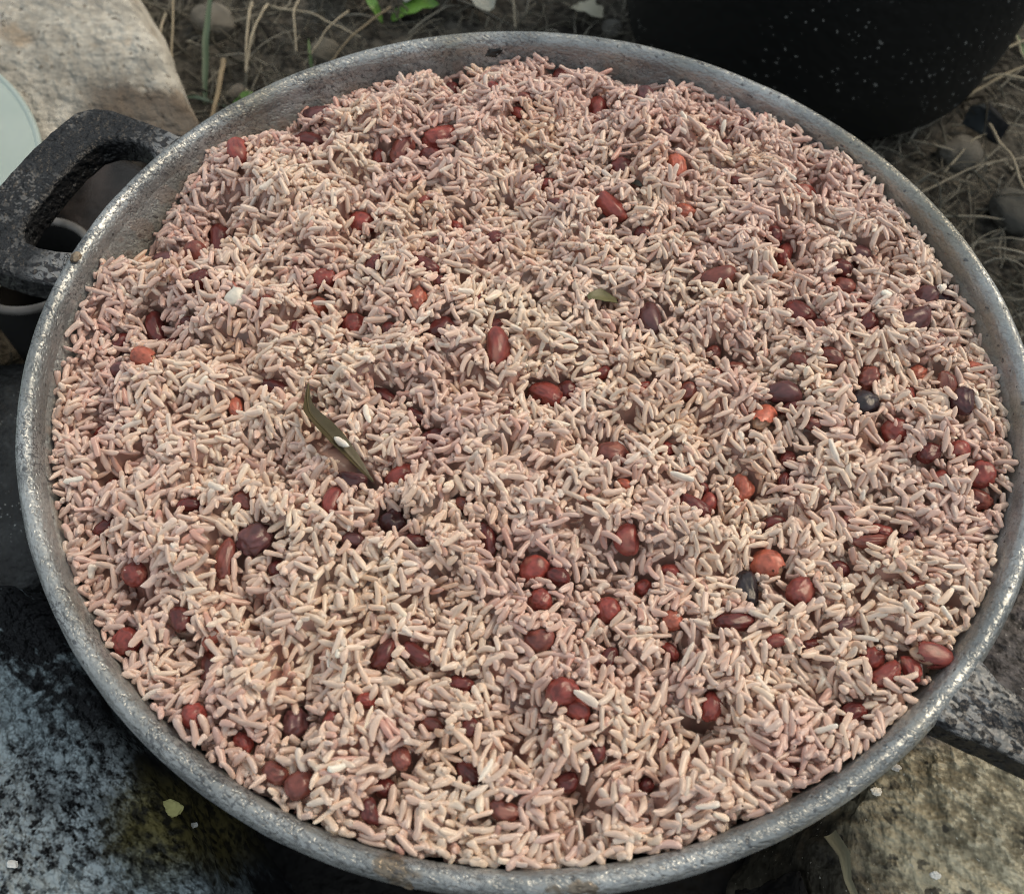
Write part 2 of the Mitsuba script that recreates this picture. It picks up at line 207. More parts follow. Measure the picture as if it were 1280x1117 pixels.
# x, y (mm from the pot's middle), length, width (mm), direction (degrees), kind, tone, label
BEANS = [
    (-115.8, 89.1, 20.1, 8.1, 107, 'W', 'r', 'plump red bean standing upright near the far left rim, above a pink patch of rice'),
    (-91.5, 125.7, 13.9, 11.0, 10, 'W', 'p', 'purple-brown bean lying flat against the far left wall of the pot'),
    (-92.0, 107.7, 14.3, 9.9, 156, 'H', 'd', 'dark red bean tucked under the purple-brown bean at the far left wall'),
    (-120.8, 55.7, 15.7, 7.2, 101, 'H', 'd', 'dark maroon bean standing on end in the hollow right of the left handle'),
    (-137.5, 44.9, 13.9, 8.8, 176, 'W', 'p', 'brownish purple bean lying in the hollow closest to the left handle'),
    (-125.8, 44.2, 8.7, 10.5, 30, 'W', 'b', 'round red-brown bean touching the purple bean in the hollow by the left handle'),
    (-118.5, 25.6, 8.7, 7.6, 43, 'R', 'd', 'small dark red bean with a folded skin, up and left of the glossy white bean'),
    (-75.1, 30.5, 8.6, 8.4, 16, 'R', 'r', 'pinkish red bean piece on the left half, above two other pinkish pieces'),
    (-76.9, 20.3, 8.8, 7.1, 73, 'R', 'o', 'crumbled salmon-red bean piece straight below a pinkish red bean piece'),
    (-62.8, 12.5, 9.1, 10.0, 28, 'R', 'r', 'bright red bean with wet folded skin, straight across from the glossy white bean'),
    (12.1, 159.2, 13.2, 8.7, 70, 'W', 'd', 'red bean poking out of the rice at the far wall, top centre'),
    (-36.9, 151.4, 7.0, 7.3, 18, 'H', 'd', 'sliver of red bean at the far rim left of top centre'),
    (-52.6, 97.4, 17.3, 9.1, 69, 'W', 'b', 'long red-brown bean lying slanted in the upper left, beside a wrinkled bean'),
    (-38.4, 106.9, 15.4, 12.1, 24, 'R', 'r', 'wrinkled broken red bean right of a long slanted red-brown bean'),
    (-41.5, 95.6, 8.4, 8.2, 17, 'H', 'd', 'small dark bean below the wrinkled broken bean in the upper left'),
    (26.3, 133.9, 12.1, 7.4, 89, 'H', 'r', 'small red bean standing in the rice below the far rim, right of top centre'),
    (46.3, 135.8, 8.2, 11.2, 3, 'W', 'p', "purple bean by the far wall, nearest to the black pot's left edge"),
    (55.7, 90.6, 14.1, 8.0, 94, 'W', 'o', 'flat pinkish red bean in the upper right, its cut side facing up'),
    (35.7, 93.3, 9.7, 9.1, 40, 'H', 'd', 'dark brown bean half sunk in a gap in the upper right'),
    (20.5, 79.7, 9.5, 5.0, 143, 'H', 'r', 'thin red sliver above a long slanted red bean in the upper right'),
    (29.6, 67.7, 16.0, 7.8, 131, 'W', 'r', 'long slim red bean slanting down to the right in the upper right'),
    (8.9, 72.3, 8.7, 6.0, 3, 'H', 'd', 'flat dark red bean showing its back, left of a long slim slanted bean'),
    (-65.2, 59.8, 9.2, 7.9, 157, 'H', 'r', 'red bean half under rice, right of a yellowish clump in the upper left'),
    (-14.2, 52.2, 6.9, 5.5, 28, 'H', 'd', 'tiny dark red sliver between pale grains above the middle of the pot'),
    (57.8, 68.1, 7.5, 5.5, 155, 'H', 'o', 'small orange-red bean piece in the upper right beside a creamy clump'),
    (107.3, 85.4, 12.1, 13.0, 16, 'W', 'r', 'round pinkish red bean, alone among cream rice in the upper right'),
    (78.6, 125.4, 6.0, 5.6, 29, 'H', 'r', 'tiny red speck of bean high in the upper right'),
    (71.6, 113.9, 8.3, 6.1, 16, 'H', 'b', 'small red-brown bean piece below a tiny red one, upper right'),
    (96.4, 53.8, 12.4, 3.5, 72, 'H', 'r', 'narrow red bean skin standing on edge in the upper right'),
    (91.6, 59.2, 6.1, 7.4, 2, 'H', 'd', 'small dark bean beside a narrow red bean skin, upper right'),
    (125.0, 54.6, 8.3, 7.6, 26, 'H', 'p', 'purple bean sunk between cream clumps near the right far wall'),
    (115.1, 45.0, 8.1, 5.7, 162, 'H', 'd', 'dark flat bean just above a red-brown bean near the right wall'),
    (115.6, 37.3, 9.1, 8.8, 155, 'W', 'b', 'red-brown bean right below a dark flat bean near the right wall'),
    (145.0, 33.6, 10.1, 8.5, 25, 'W', 'p', 'brown-purple bean, upper one of the dark pile at the right wall'),
    (153.9, 36.6, 10.1, 8.6, 2, 'H', 'm', 'blackish bean with two white grains on it, against the right wall'),
    (67.6, 34.5, 14.1, 8.2, 15, 'W', 'b', 'wide red-brown bean with its back showing, right of the olive leaf piece'),
    (97.3, 23.8, 12.8, 9.7, 136, 'W', 'd', 'dark red bean slanting down to the right, left of the dark pile'),
    (119.2, 16.3, 9.0, 6.7, 58, 'W', 'd', 'small dark red bean with a white grain above it, left of the dark pile'),
    (101.8, 14.2, 4.6, 4.7, 2, 'H', 'b', 'tiny red-brown piece just below a slanting dark red bean on the right'),
    (137.2, 20.7, 15.0, 9.6, 25, 'W', 'p', 'large brown-purple bean, largest of the dark pile at the right wall'),
    (145.2, 14.5, 7.6, 6.9, 105, 'H', 'd', 'dark red bean, lowest of the dark pile at the right wall'),
    (103.8, 0.6, 9.1, 6.4, 156, 'W', 'b', 'flat red-brown bean lying level above the black bean'),
    (72.2, 0.1, 9.7, 6.1, 8, 'R', 'b', 'brownish wrinkled bean lying above the purple bean with a white tip'),
    (63.5, -7.4, 4.4, 4.0, 2, 'H', 'r', 'tiny red piece left of the brownish wrinkled bean on the right'),
    (53.6, -15.0, 6.6, 5.5, 62, 'H', 'b', 'small red-brown bean halfway between the olive leaf and the glossy bean'),
    (86.4, -14.1, 12.3, 8.1, 170, 'W', 'p', 'purple-brown bean with a white tip lying level on the right side'),
    (88.7, -19.2, 8.1, 3.1, 19, 'H', 'd', 'dark tail of skin right under the purple bean with the white tip'),
    (78.2, -23.7, 12.9, 8.0, 56, 'S', 'o', 'torn orange-red bean skin holding a cream kernel, on the right side'),
    (112.7, -16.7, 10.1, 11.4, 131, 'W', 'k', 'round black bean, the blackest of all, on the right side'),
    (117.0, -5.3, 10.6, 6.9, 58, 'R', 'b', 'red-brown bean with wet highlights just above the black bean'),
    (130.9, -10.7, 8.1, 4.4, 79, 'H', 'r', 'narrow red bean end standing to the right of the black bean'),
    (142.7, -8.0, 10.5, 6.5, 86, 'W', 'b', 'brown-red bean standing upright above a maroon bean near the right wall'),
    (144.1, -18.0, 11.6, 7.8, 70, 'W', 'm', 'blackish maroon bean below an upright brown-red bean near the right wall'),
    (122.2, -26.8, 9.5, 8.6, 23, 'W', 'r', 'glossy deep red round bean below and right of the black bean'),
    (136.4, 0.2, 6.9, 5.8, 24, 'R', 'o', 'pink crumbled bean piece above the upright beans near the right wall'),
    (156.2, 1.7, 6.3, 5.2, 156, 'R', 'o', 'pink torn bean piece closest to the right rim, upper one'),
    (129.4, -37.6, 8.5, 6.5, 32, 'R', 'd', 'dark wrinkled brown bean below the glossy deep red one at right'),
    (133.5, -43.4, 5.2, 3.6, 23, 'H', 'r', 'small red piece below the dark wrinkled bean at right'),
    (140.5, -34.7, 7.2, 8.3, 118, 'W', 'r', 'red bean with a white grain against it near the right wall'),
    (147.9, -41.4, 9.1, 9.8, 144, 'W', 'r', 'big red bean leaning on the right wall'),
    (146.1, -49.4, 9.5, 7.0, 158, 'R', 'b', 'crumpled brown-red skin right under the big red bean at the right wall'),
    (85.7, -37.1, 6.3, 4.6, 58, 'H', 'd', 'dark red piece in a gap below the torn orange-red skin'),
    (83.8, -45.8, 6.6, 3.6, 83, 'H', 'd', 'slim dark red piece standing below another in a gap, right side'),
    (70.8, -46.9, 9.8, 7.5, 93, 'R', 'o', 'spotted orange-red bean standing upright in the right half'),
    (53.3, -56.8, 12.0, 5.8, 147, 'W', 'd', 'long maroon bean slanting down to the right, right of centre'),
    (59.3, -52.0, 7.1, 4.5, 60, 'H', 'r', 'short red bean touching the long maroon bean right of centre'),
    (58.2, -46.5, 3.6, 3.6, 2, 'H', 'd', 'tiny dark red piece above the long maroon bean'),
    (106.5, -67.9, 11.8, 4.6, 7, 'W', 'b', 'long flat red-brown bean under a cream grain, lower right'),
    (111.8, -63.1, 6.8, 4.4, 171, 'H', 'r', 'short red bean just above a long flat red-brown bean, lower right'),
    (120.7, -63.9, 5.1, 4.5, 2, 'H', 'p', 'purple smudged bean at the end of a long flat red-brown bean'),
    (101.8, -59.8, 5.1, 3.1, 32, 'H', 'b', 'tiny red-brown piece above the long flat bean at lower right'),
    (76.1, -74.6, 11.1, 10.4, 124, 'S', 'o', 'large torn salmon-orange bean skin, brightest piece on the right side'),
    (68.1, -82.8, 12.9, 6.9, 89, 'W', 'k', 'upright blue-black bean below the large torn salmon skin'),
    (82.6, -85.4, 10.3, 8.7, 57, 'W', 'r', 'large round red bean right of the upright blue-black bean'),
    (116.5, -82.2, 5.6, 3.8, 12, 'H', 'b', 'small red-brown piece near the right wall, above the right handle'),
    (97.6, -75.2, 6.1, 3.9, 159, 'H', 'd', 'dark maroon sliver right of the large torn salmon skin'),
    (44.1, -94.7, 6.4, 6.1, 149, 'W', 'o', 'pinkish red bean in the lower middle with a flat face'),
    (62.1, -95.4, 11.1, 3.9, 7, 'H', 'd', 'long dark red bean under rice below the upright blue-black bean'),
    (73.0, -101.1, 6.8, 4.0, 12, 'W', 'r', 'small oval red bean below and right of a long dark bean'),
    (85.6, -100.0, 7.4, 3.3, 17, 'H', 'd', 'dark slim red bean right of a small oval red one'),
    (94.1, -95.3, 7.8, 3.9, 30, 'R', 'p', 'purple-red soft bean piece in the lower right'),
    (115.9, -90.1, 4.7, 3.1, 54, 'H', 'd', 'tiny dark bean above the torn red skins by the right handle'),
    (101.8, -104.2, 7.2, 5.7, 63, 'H', 'r', 'red bean on the left of the torn skins by the right handle'),
    (103.8, -109.6, 10.7, 5.5, 33, 'W', 'r', 'red bean with a pale grain at its end, below the torn skins'),
    (117.2, -103.7, 14.0, 7.6, 171, 'S', 'r', 'wide torn red bean skin, next to the rim at the right handle'),
    (111.8, -107.7, 8.5, 5.5, 100, 'R', 'r', 'upright fold of red skin under the wide torn skin at right handle'),
    (94.1, -120.2, 7.9, 5.0, 29, 'H', 'd', 'dark red bean in a shadowed gap left of the right handle'),
    (53.5, -119.7, 9.2, 5.8, 76, 'W', 'r', 'half red bean standing with a pointed top, lower right middle'),
    (74.2, -136.7, 5.6, 3.2, 139, 'H', 'd', 'dark sliver of bean near the front right rim'),
    (4.7, -90.6, 7.5, 7.2, 62, 'W', 'r', 'round red bean, lowest of the three clustered below the centre'),
    (2.9, -80.1, 9.6, 9.1, 44, 'W', 'r', 'pinkish red bean, topmost of the three clustered below the centre'),
    (10.0, -83.2, 7.7, 6.2, 160, 'W', 'd', 'dark red bean with a white film, rightmost of the central cluster'),
    (25.3, -91.6, 8.4, 7.5, 98, 'W', 'r', 'glossy red bean with a white highlight, right of the central cluster'),
    (-39.6, -108.9, 10.4, 5.8, 57, 'W', 'd', 'dark red bean slanting up to the right, left one of a facing pair'),
    (-30.1, -108.8, 10.4, 5.0, 147, 'W', 'd', 'dark red bean slanting down to the right, right one of a facing pair'),
    (4.4, -104.1, 8.0, 5.7, 12, 'H', 'b', 'brown bean sunk under rice below the central cluster'),
    (10.8, -119.7, 9.6, 7.6, 22, 'W', 'r', 'large red bean, upper left one of the front middle pair'),
    (15.0, -123.2, 8.4, 6.4, 151, 'W', 'r', 'red bean carrying a white grain, right one of front middle pair'),
    (25.1, -106.5, 7.3, 4.1, 65, 'H', 'd', 'narrow dark red bean standing below the glossy red bean with highlight'),
    (-14.3, -129.2, 5.2, 4.0, 62, 'H', 'd', 'dark red bean corner sunk in a gap, front middle'),
    (-32.2, -137.7, 6.8, 5.6, 105, 'R', 'b', 'soft brownish bean in the front left middle'),
    (-36.3, -144.5, 5.0, 4.7, 106, 'H', 'd', 'dark red bean under white grains near the front rim, left of middle'),
    (-39.0, -151.6, 7.4, 4.6, 111, 'R', 'd', 'wrinkled dark red bean nearest the front rim, left of middle'),
    (12.3, -141.5, 7.4, 5.4, 21, 'W', 'd', 'dark red bean under a white grain near the front rim'),
    (-3.9, -149.8, 8.9, 5.4, 168, 'W', 'b', 'large red-brown bean in a wet dark gap at the front rim'),
    (20.7, -133.7, 4.8, 4.3, 59, 'H', 'd', 'small dark bean right of the front middle pair'),
    (41.5, -127.4, 4.4, 2.9, 87, 'H', 'r', 'slim red bean edge in the front right middle'),
    (34.8, -140.8, 3.9, 3.3, 57, 'H', 'd', 'tiny dark bean under an overhanging clump, front right middle'),
    (-115.6, -106.7, 7.6, 7.8, 36, 'R', 'r', 'squarish red bean against the left wall, low on the left'),
    (-99.1, -101.0, 8.8, 5.7, 119, 'W', 'd', 'dark red bean leaning upright, right of the squarish red one'),
    (-89.5, -106.3, 6.9, 3.8, 47, 'R', 'o', 'ragged pinkish red piece right of a dark upright bean, lower left'),
    (-90.0, -112.9, 8.4, 4.6, 96, 'H', 'b', 'red-brown bean on edge below a ragged pinkish piece, lower left'),
    (-91.2, -129.7, 6.9, 7.2, 23, 'W', 'r', 'deep red round bean touching the front left rim'),
    (-76.2, -134.0, 6.0, 4.0, 137, 'H', 'r', 'red bean corner between grains in the lower left'),
    (-63.6, -127.5, 8.9, 7.8, 78, 'R', 'p', 'dark purple wrinkled bean, lower left'),
    (-52.7, -127.6, 4.7, 3.5, 66, 'H', 'r', 'small red bean edge right of the dark purple wrinkled bean'),
    (-66.7, -145.4, 8.0, 5.5, 154, 'W', 'b', 'red-brown bean, left one of the pair touching front left rim'),
    (-58.6, -146.8, 8.4, 7.4, 32, 'W', 'b', 'large red-brown bean, right one of the pair touching front left rim'),
    (-135.2, 12.4, 14.9, 7.1, 110, 'W', 'd', 'dark maroon bean standing upright with a white grain on it, far left'),
    (-133.0, -5.7, 11.5, 7.9, 150, 'S', 'o', 'orange-red bean with a white cap of skin, far left'),
    (-140.8, -10.1, 6.5, 5.5, 2, 'H', 'p', 'faint purple-pink bean left of the one with the white cap'),
    (-103.8, 16.3, 10.2, 11.4, 54, 'G', 'w', 'glossy white peeled bean, the only white one, upper left'),
    (-82.3, 8.2, 7.0, 4.3, 90, 'H', 'd', 'small dark red bean below and right of the glossy white one'),
    (-86.4, -15.9, 10.4, 4.7, 159, 'H', 'd', "tapered dark red bean left of the bay leaf's stem end"),
    (-97.9, -24.8, 8.8, 4.7, 104, 'W', 'o', 'small oval orange-red bean, left of the bay leaf'),
    (-142.9, -32.8, 6.0, 4.6, 41, 'R', 'r', 'red bean crumb near the left wall'),
    (-103.9, -63.8, 7.8, 4.0, 8, 'H', 'd', 'dark red bean back under rice in the left half'),
    (-130.9, -69.8, 6.9, 5.0, 39, 'H', 'd', 'dark red bean near the left wall, below the middle height'),
    (-89.8, -81.7, 13.3, 5.5, 89, 'W', 'b', 'upright almond shaped red bean with a bright spot, lower left'),
    (-82.2, -74.8, 11.3, 10.0, 25, 'R', 'p', 'large wrinkled purple-red bean touching the upright almond shaped one'),
    (-59.6, -63.1, 10.4, 4.6, 83, 'H', 'r', 'slim upright red bean below the middle of the bay leaf'),
    (-116.0, -86.8, 7.1, 8.0, 37, 'W', 'r', 'round red bean near the left wall, lower left'),
    (-39.5, 16.7, 10.2, 6.9, 94, 'R', 'o', 'soft salmon-red bean left of centre, with blurred edges'),
    (-31.1, 6.7, 10.7, 7.7, 55, 'H', 'd', 'dark red bean half under rice between two other beans, left of centre'),
    (-48.7, 4.6, 4.8, 5.2, 27, 'H', 'd', 'small very dark bean left of the half-covered dark red bean'),
    (-11.1, -0.5, 17.2, 8.9, 90, 'W', 'r', 'tall smooth red bean standing upright, just above the centre'),
    (-38.6, 35.4, 10.4, 6.5, 146, 'H', 'd', 'dark red bean sunk between grains in the upper middle'),
    (5.7, -13.6, 13.1, 9.6, 147, 'W', 'r', 'red bean with a pale film across it, just above the centre'),
    (13.3, -11.3, 7.3, 6.7, 46, 'H', 'd', 'dark red bean touching the red bean with the pale film'),
    (39.1, -11.0, 7.9, 4.2, 14, 'R', 'r', 'thin crumpled red skin right of the bean with the pale film'),
    (43.3, 19.0, 13.6, 8.0, 95, 'W', 'p', 'purple-red bean standing upright right of the olive leaf piece'),
    (-48.7, -18.0, 10.5, 4.9, 148, 'H', 'd', "dark red bean right of the bay leaf's upper half"),
    (27.7, -38.0, 11.8, 10.8, 13, 'W', 'b', 'largest glossy red-brown bean, right at the centre of the pot'),
    (30.9, -50.1, 5.6, 3.2, 159, 'H', 'o', 'small orange-red sliver under the largest glossy bean'),
    (-30.9, -36.3, 11.0, 3.4, 20, 'H', 'd', 'long thin red streak of bean under rice left of centre'),
    (-40.4, -50.7, 9.3, 5.8, 36, 'H', 'r', "red bean right of the bay leaf's tip"),
    (-55.5, -53.0, 10.4, 6.6, 171, 'R', 'p', "wrinkled purplish bean under the bay leaf's tip"),
    (-41.4, -67.1, 9.0, 9.4, 36, 'R', 'm', "dark purple-red collapsed bean below the bay leaf's tip"),
    (-52.5, -74.6, 6.8, 4.9, 13, 'H', 'p', 'faint purple bean left of the dark collapsed bean'),
    (-11.8, -72.4, 9.7, 4.7, 106, 'H', 'd', 'dark red bean standing on edge left of the central cluster'),
    (31.0, -70.9, 9.7, 7.7, 93, 'W', 'r', 'heart shaped red bean with a pointed top, right of the central cluster'),
    (44.6, -78.4, 5.9, 3.7, 7, 'H', 'r', 'small red bean back below the long maroon bean'),
]


# ---------------------------------------------------------------- ground
def ground_z(x, y):
    p = np.stack([x, y, 0 * x], -1)
    near = np.exp(-(x * x + y * y) / 2.0)
    return (F3(p, 9, 4, 3) * 0.018 + F3(p, 60, 3, 5) * 0.006) * near - 0.012 * np.exp(-((x / .17) ** 2 + ((y + .02) / .17) ** 2) ** 2) + F3(p, .12, 3, 8) * 1.2 * (1 - np.exp(-(x * x + y * y) / 400))
g = np.linspace(-1, 1, 281); gx = np.sinh(g * 6.0) / np.sinh(6.0) * 60
X, Y = np.meshgrid(gx, gx + 0.1, indexing='ij')
Z = ground_z(X, Y)
ii, jj = np.meshgrid(np.arange(280), np.arange(280), indexing='ij'); q = ii * 281 + jj
add('ground', (np.stack([X, Y, Z], -1).reshape(-1, 3), np.stack([q, q + 281, q + 282, q + 1], -1).reshape(-1, 4)), 'soil',
    label='dark dry soil littered with straw around the pot', cat='ground', kind='structure')

STRAW = np.array([[0.21, 0.20, 0.168], [0.15, 0.142, 0.118], [0.33, 0.315, 0.27], [0.075, 0.072, 0.058]])
NS, NP = 10500, 6
rr = np.where(np.arange(NS) < 8800, .26 + np.abs(rng.normal(0, .28, NS)), rng.uniform(.3, 2.2, NS)); th = rng.uniform(0, 2 * np.pi, NS)
L, w = rng.uniform(.012, .07, NS), rng.uniform(.0003, .0011, NS)
s = np.linspace(0, 1, NP); a = rng.uniform(0, 2 * np.pi, NS)[:, None] + rng.normal(0, 1.1, NS)[:, None] * (s - .5)
sx = (rr * np.cos(th))[:, None] + np.cumsum(np.cos(a), 1) * L[:, None] / NP; sy = .02 + (rr * np.sin(th))[:, None] + np.cumsum(np.sin(a), 1) * L[:, None] / NP
sz = ground_z(sx, sy) + w[:, None] + np.abs(rng.normal(0, .008, NS))[:, None] * np.sin(s * np.pi * rng.uniform(.5, 1.0, NS)[:, None]) + .002
parts, cols = [], []
for k in range(NS):
    v, f = tube(np.stack([sx[k], sy[k], sz[k]], -1), w[k] * (1 - 0.55 * s), 3)
    c = STRAW[rng.choice(4, p=[.3, .3, .12, .28])] * rng.uniform(.6, 1.1)
    parts.append((v, f)); cols.append(np.tile(c, (len(v), 1)))
v, f = join(parts)
add('dry_grass', (v, f), 'dry_matter', label='thin matted dead grass strewn over the soil', cat='dry grass', kind='stuff', color=np.vstack(cols))

def stalk(pts, w, lab, col=(0.36, 0.32, 0.245), name='straw_stalk', cat='straw', mat='dry_matter'):
    p = np.asarray(pts, float); s = np.linspace(0, 1, len(p)); t = np.linspace(0, 1, 14)
    q = np.stack([np.interp(t, s, p[:, i]) for i in range(3)], -1)
    q[:, 2] += ground_z(q[:, 0], q[:, 1]); q += np.cumsum(rng.normal(0, .00012, q.shape), 0)
    v, f = tube(q, w * .55 * (1.1 - .4 * t) * (1 + .25 * (rng.random(14) < .15)), 6)
    add(name, (v, f), mat, label=lab, cat=cat, color=np.tile(np.array(col) * 1.0, (len(v), 1)) * (1 + .4 * N3(v, 300)[:, None]))
stalk([(-.262, .402, .012), (-.256, .365, .018), (-.250, .333, .012)], .0017, 'thick pale straw beside the right edge of the pale rock')
stalk([(-.255, .41, .02), (-.247, .36, .015), (-.236, .31, .006)], .0014, 'jointed straw stem crossing behind the tip of the pale rock', (.30, .26, .19))
stalk([(-.197, .40, .02), (-.193, .36, .022), (-.191, .335, .015)], .0018, 'split pale straw standing between the grey handle and the green leaf, the left prong')
stalk([(-.186, .40, .02), (-.190, .36, .022), (-.191, .333, .015)], .0014, 'split pale straw right of the tall green blade, the right prong', (.38, .34, .26))
stalk([(-.190, .322, .01), (-.181, .295, .012), (-.177, .28, .01)], .0019, 'short thick straw touching the outside of the far left rim')
stalk([(-.206, .34, .02), (-.204, .30, .016), (-.207, .27, .004)], .0030, 'broad brown husk of straw standing right of the rock tip', (.27, .22, .15))
stalk([(-.183, .397, .02), (-.15, .383, .022), (-.118, .37, .015)], .0013, 'long straw lying slanted below the pale green leaf')
stalk([(-.13, .40, .015), (-.142, .37, .02), (-.155, .345, .01)], .0011, 'slim straw crossing under the long slanted one, upper left')
stalk([(-.10, .40, .02), (-.125, .36, .02), (-.145, .325, .01)], .0013, 'brownish straw slanting to the rim right of the upper left straws', (.24, .2, .14))
stalk([(-.165, .41, .02), (-.163, .38, .026), (-.157, .345, .02)], .0013, 'bent upright straw in the upper left, right of the split straw')
stalk([(-.018, .44, .03), (-.015, .415, .03), (-.012, .385, .02)], .0014, 'single straw above the middle of the far rim')
stalk([(.296, .300, .02), (.302, .262, .02), (.306, .22, .012)], .0016, 'pale bent straw below the blue-black charcoal bit')
stalk([(.235, .238, .01), (.275, .258, .016), (.33, .277, .02)], .0013, 'long thin straw lying level outside the right far rim', (.22, .2, .16))
stalk([(.327, .44, .02), (.332, .40, .025), (.338, .365, .02)], .0018, 'pale straw at the top right corner', (.34, .31, .23))
stalk([(.268, .315, .012), (.30, .338, .02), (.345, .368, .02)], .0022, 'stout grey straw running from the black pot to the right edge', (.25, .22, .16))
stalk([(.285, .335, .012), (.32, .372, .025), (.36, .40, .02)], .0019, 'straw lying just above the stout grey straw at upper right', (.3, .27, .2))
stalk([(.28, .34, .02), (.31, .343, .026), (.36, .345, .016)], .0015, 'straw crossing the stout grey straw at upper right', (.32, .29, .22))
stalk([(.262, .262, .008), (.285, .29, .015), (.30, .305, .01)], .001, 'short thin straw between the round grey pebble and the charcoal bit', (.26, .24, .19))
def grass(pts, w, lab, col):
    p = np.asarray(pts, float); s = np.linspace(0, 1, len(p)); t = np.linspace(0, 1, 16)
    q = np.stack([np.interp(t, s, p[:, i]) for i in range(3)], -1); q[:, 2] += ground_z(q[:, 0], q[:, 1])
    v, f = blade(q, w * np.sin(np.pi * (0.12 + .88 * t)) ** .7 + 1e-5, fold=.4)
    add('grass_blade', (v, f), 'leaf', label=lab, cat='grass blade', color=np.tile(col, (len(v), 1)))
grass([(-.218, .315, .003), (-.222, .36, .02), (-.226, .42, .03)], .0022, 'tall green grass blade right of the pale rock', (.06, .095, .055))
grass([(-.24, .318, .004), (-.222, .312, .01), (-.20, .31, .005)], .0016, 'dark green blade lying level at the tip of the pale rock', (.05, .08, .055))
grass([(-.20, .298, .004), (-.188, .315, .014), (-.172, .312, .006)], .0028, 'bright green grass blade near the far left rim', (.075, .16, .03))
grass([(-.118, .415, .02), (-.112, .40, .02), (-.106, .395, .01)], .0035, 'bright green leaf edge beside the pale green leaf at top', (.09, .2, .03))
grass([(-.148, .338, .002), (-.150, .35, .014), (-.152, .362, .02)], .0011, 'small green sprout beside the far left rim', (.09, .15, .05))
grass([(.33, .41, .02), (.34, .385, .02), (.345, .36, .01)], .0014, 'thin green blade at the upper right edge', (.07, .13, .05))
def flat_leaf(x, y, L, W, ang, lab, col, lift=.012, tilt=.2):
    t = np.linspace(0, 1, 14); d = np.array([math.cos(ang), math.sin(ang), tilt])
    q = np.array([x, y, float(ground_z(np.array(x), np.array(y))) + lift]) + (t[:, None] - .5) * L * d; q[:, 2] += .12 * L * np.sin(np.pi * t)
    w = W * np.sin(np.pi * np.clip(t, .02, .985)) ** .6 * (1 + .25 * np.sin(t * 17))
    v, f = blade(q, w, fold=.3)
    add('fallen_leaf', (v, f), 'leaf', label=lab, cat='leaf', color=np.clip(np.array(col) * (1 + .5 * N3(v, 90)[:, None]), 0, 1))
flat_leaf(-.134, .432, .05, .016, -1.0, 'pale green leaf at the top edge, left of the middle', (.42, .58, .50))
flat_leaf(-.048, .426, .045, .015, 2.5, 'pale grey dry leaf at the top edge above the far rim', (.36, .38, .34))
flat_leaf(-.083, .43, .03, .008, .9, 'small greyish dry leaf between the two larger pale leaves', (.38, .40, .37))
flat_leaf(.038, .412, .028, .008, -.7, 'tan dry leaf behind the far rim left of the black pot', (.26, .25, .19))
flat_leaf(-.085, .415, .035, .009, .3, 'green leaf half hidden under the grey dry leaf', (.09, .2, .03), lift=.006)

def pebble(x, y, r, col, lab, flat=.65, seed=1, mat='pebble_stone'):
    m = trimesh.creation.icosphere(3, 1.0); v = np.array(m.vertices)
    v = v * (1 + .5 * F3(v + seed * 7.1, 1.3, 3, seed))[:, None] * np.array([r, r * .85, r * flat])
    a = seed * 1.7; R = np.array([[math.cos(a), -math.sin(a), 0], [math.sin(a), math.cos(a), 0], [0, 0, 1]]); v = v @ R.T
    v += [x, y, float(ground_z(np.array(x), np.array(y))) + r * flat * .45]
    add('pebble', (v, np.array(m.faces)), mat, label=lab, cat='pebble', color=np.clip(np.array(col) * (1 + .6 * F3(v, 150, 3)[:, None]), 0, 1))
pebble(.299, .232, .017, (.075, .074, .067), 'rounded grey pebble at the right edge beside the far right rim', seed=1)
pebble(.279, .285, .015, (.105, .10, .088), 'round dusty pebble below and left of the blue-black charcoal bit', seed=2)
pebble(.057, .405, .009, (.10, .098, .09), 'small grey pebble between the tan leaf and the black pot', seed=3)
pebble(-.228, .40, .017, (.16, .15, .13), 'pale brown clod of earth at the top, right of the pale rock', seed=5)
pebble(-.198, .327, .008, (.15, .135, .115), 'small brown pebble beside the short thick straw', seed=6)
pebble(-.157, .34, .005, (.2, .18, .16), 'tiny pale pebble touching the outside of the far left rim', seed=9)
pebble(-.145, .37, .012, (.12, .11, .09), 'earth clod under the straws left of the pale green leaf', seed=12)
cb = stone_mesh([(.288, .318, .004), (.293, .326, .012), (.302, .322, .018), (.312, .303, .016), (.308, .298, .004), (.296, .304, .008), (.300, .312, .020)], .0015, 2, 4, .001, .0004, 60, 300)
cb[0][:, 2] += float(ground_z(np.array(.3), np.array(.31))) + .002
add('charcoal_bit', cb, 'pebble_stone', label='blue-black bit of charcoal on the soil, right of the black pot', cat='charcoal', color=np.where(cb[0][:, :1] < .299, [[.05, .06, .068]], [[.014, .015, .017]]))

# ---------------------------------------------------------------- stones round the pot
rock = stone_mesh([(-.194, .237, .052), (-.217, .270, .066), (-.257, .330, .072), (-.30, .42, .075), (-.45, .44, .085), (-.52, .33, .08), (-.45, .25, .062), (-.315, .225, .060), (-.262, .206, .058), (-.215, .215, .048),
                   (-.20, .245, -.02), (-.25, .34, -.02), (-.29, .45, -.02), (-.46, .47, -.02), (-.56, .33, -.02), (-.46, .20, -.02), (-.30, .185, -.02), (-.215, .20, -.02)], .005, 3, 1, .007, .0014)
add('pale_rock', rock, 'pale_rock', label='large pale limestone rock with brown shade painted on its tip behind the left handle', cat='rock')
ch = stone_mesh([(-.252, .216, .052), (-.222, .207, .054), (-.20, .185, .06), (-.268, .183, .044), (-.266, .158, .03), (-.236, .145, .05), (-.205, .15, .055), (-.255, .225, -.01), (-.20, .21, -.01), (-.275, .15, -.01), (-.2, .13, -.01)], .004, 10, 6, .005, .0006)
add('charred_stone', ch, 'charred', label='dark brown charred stone seen through the opening of the left handle', cat='stone')
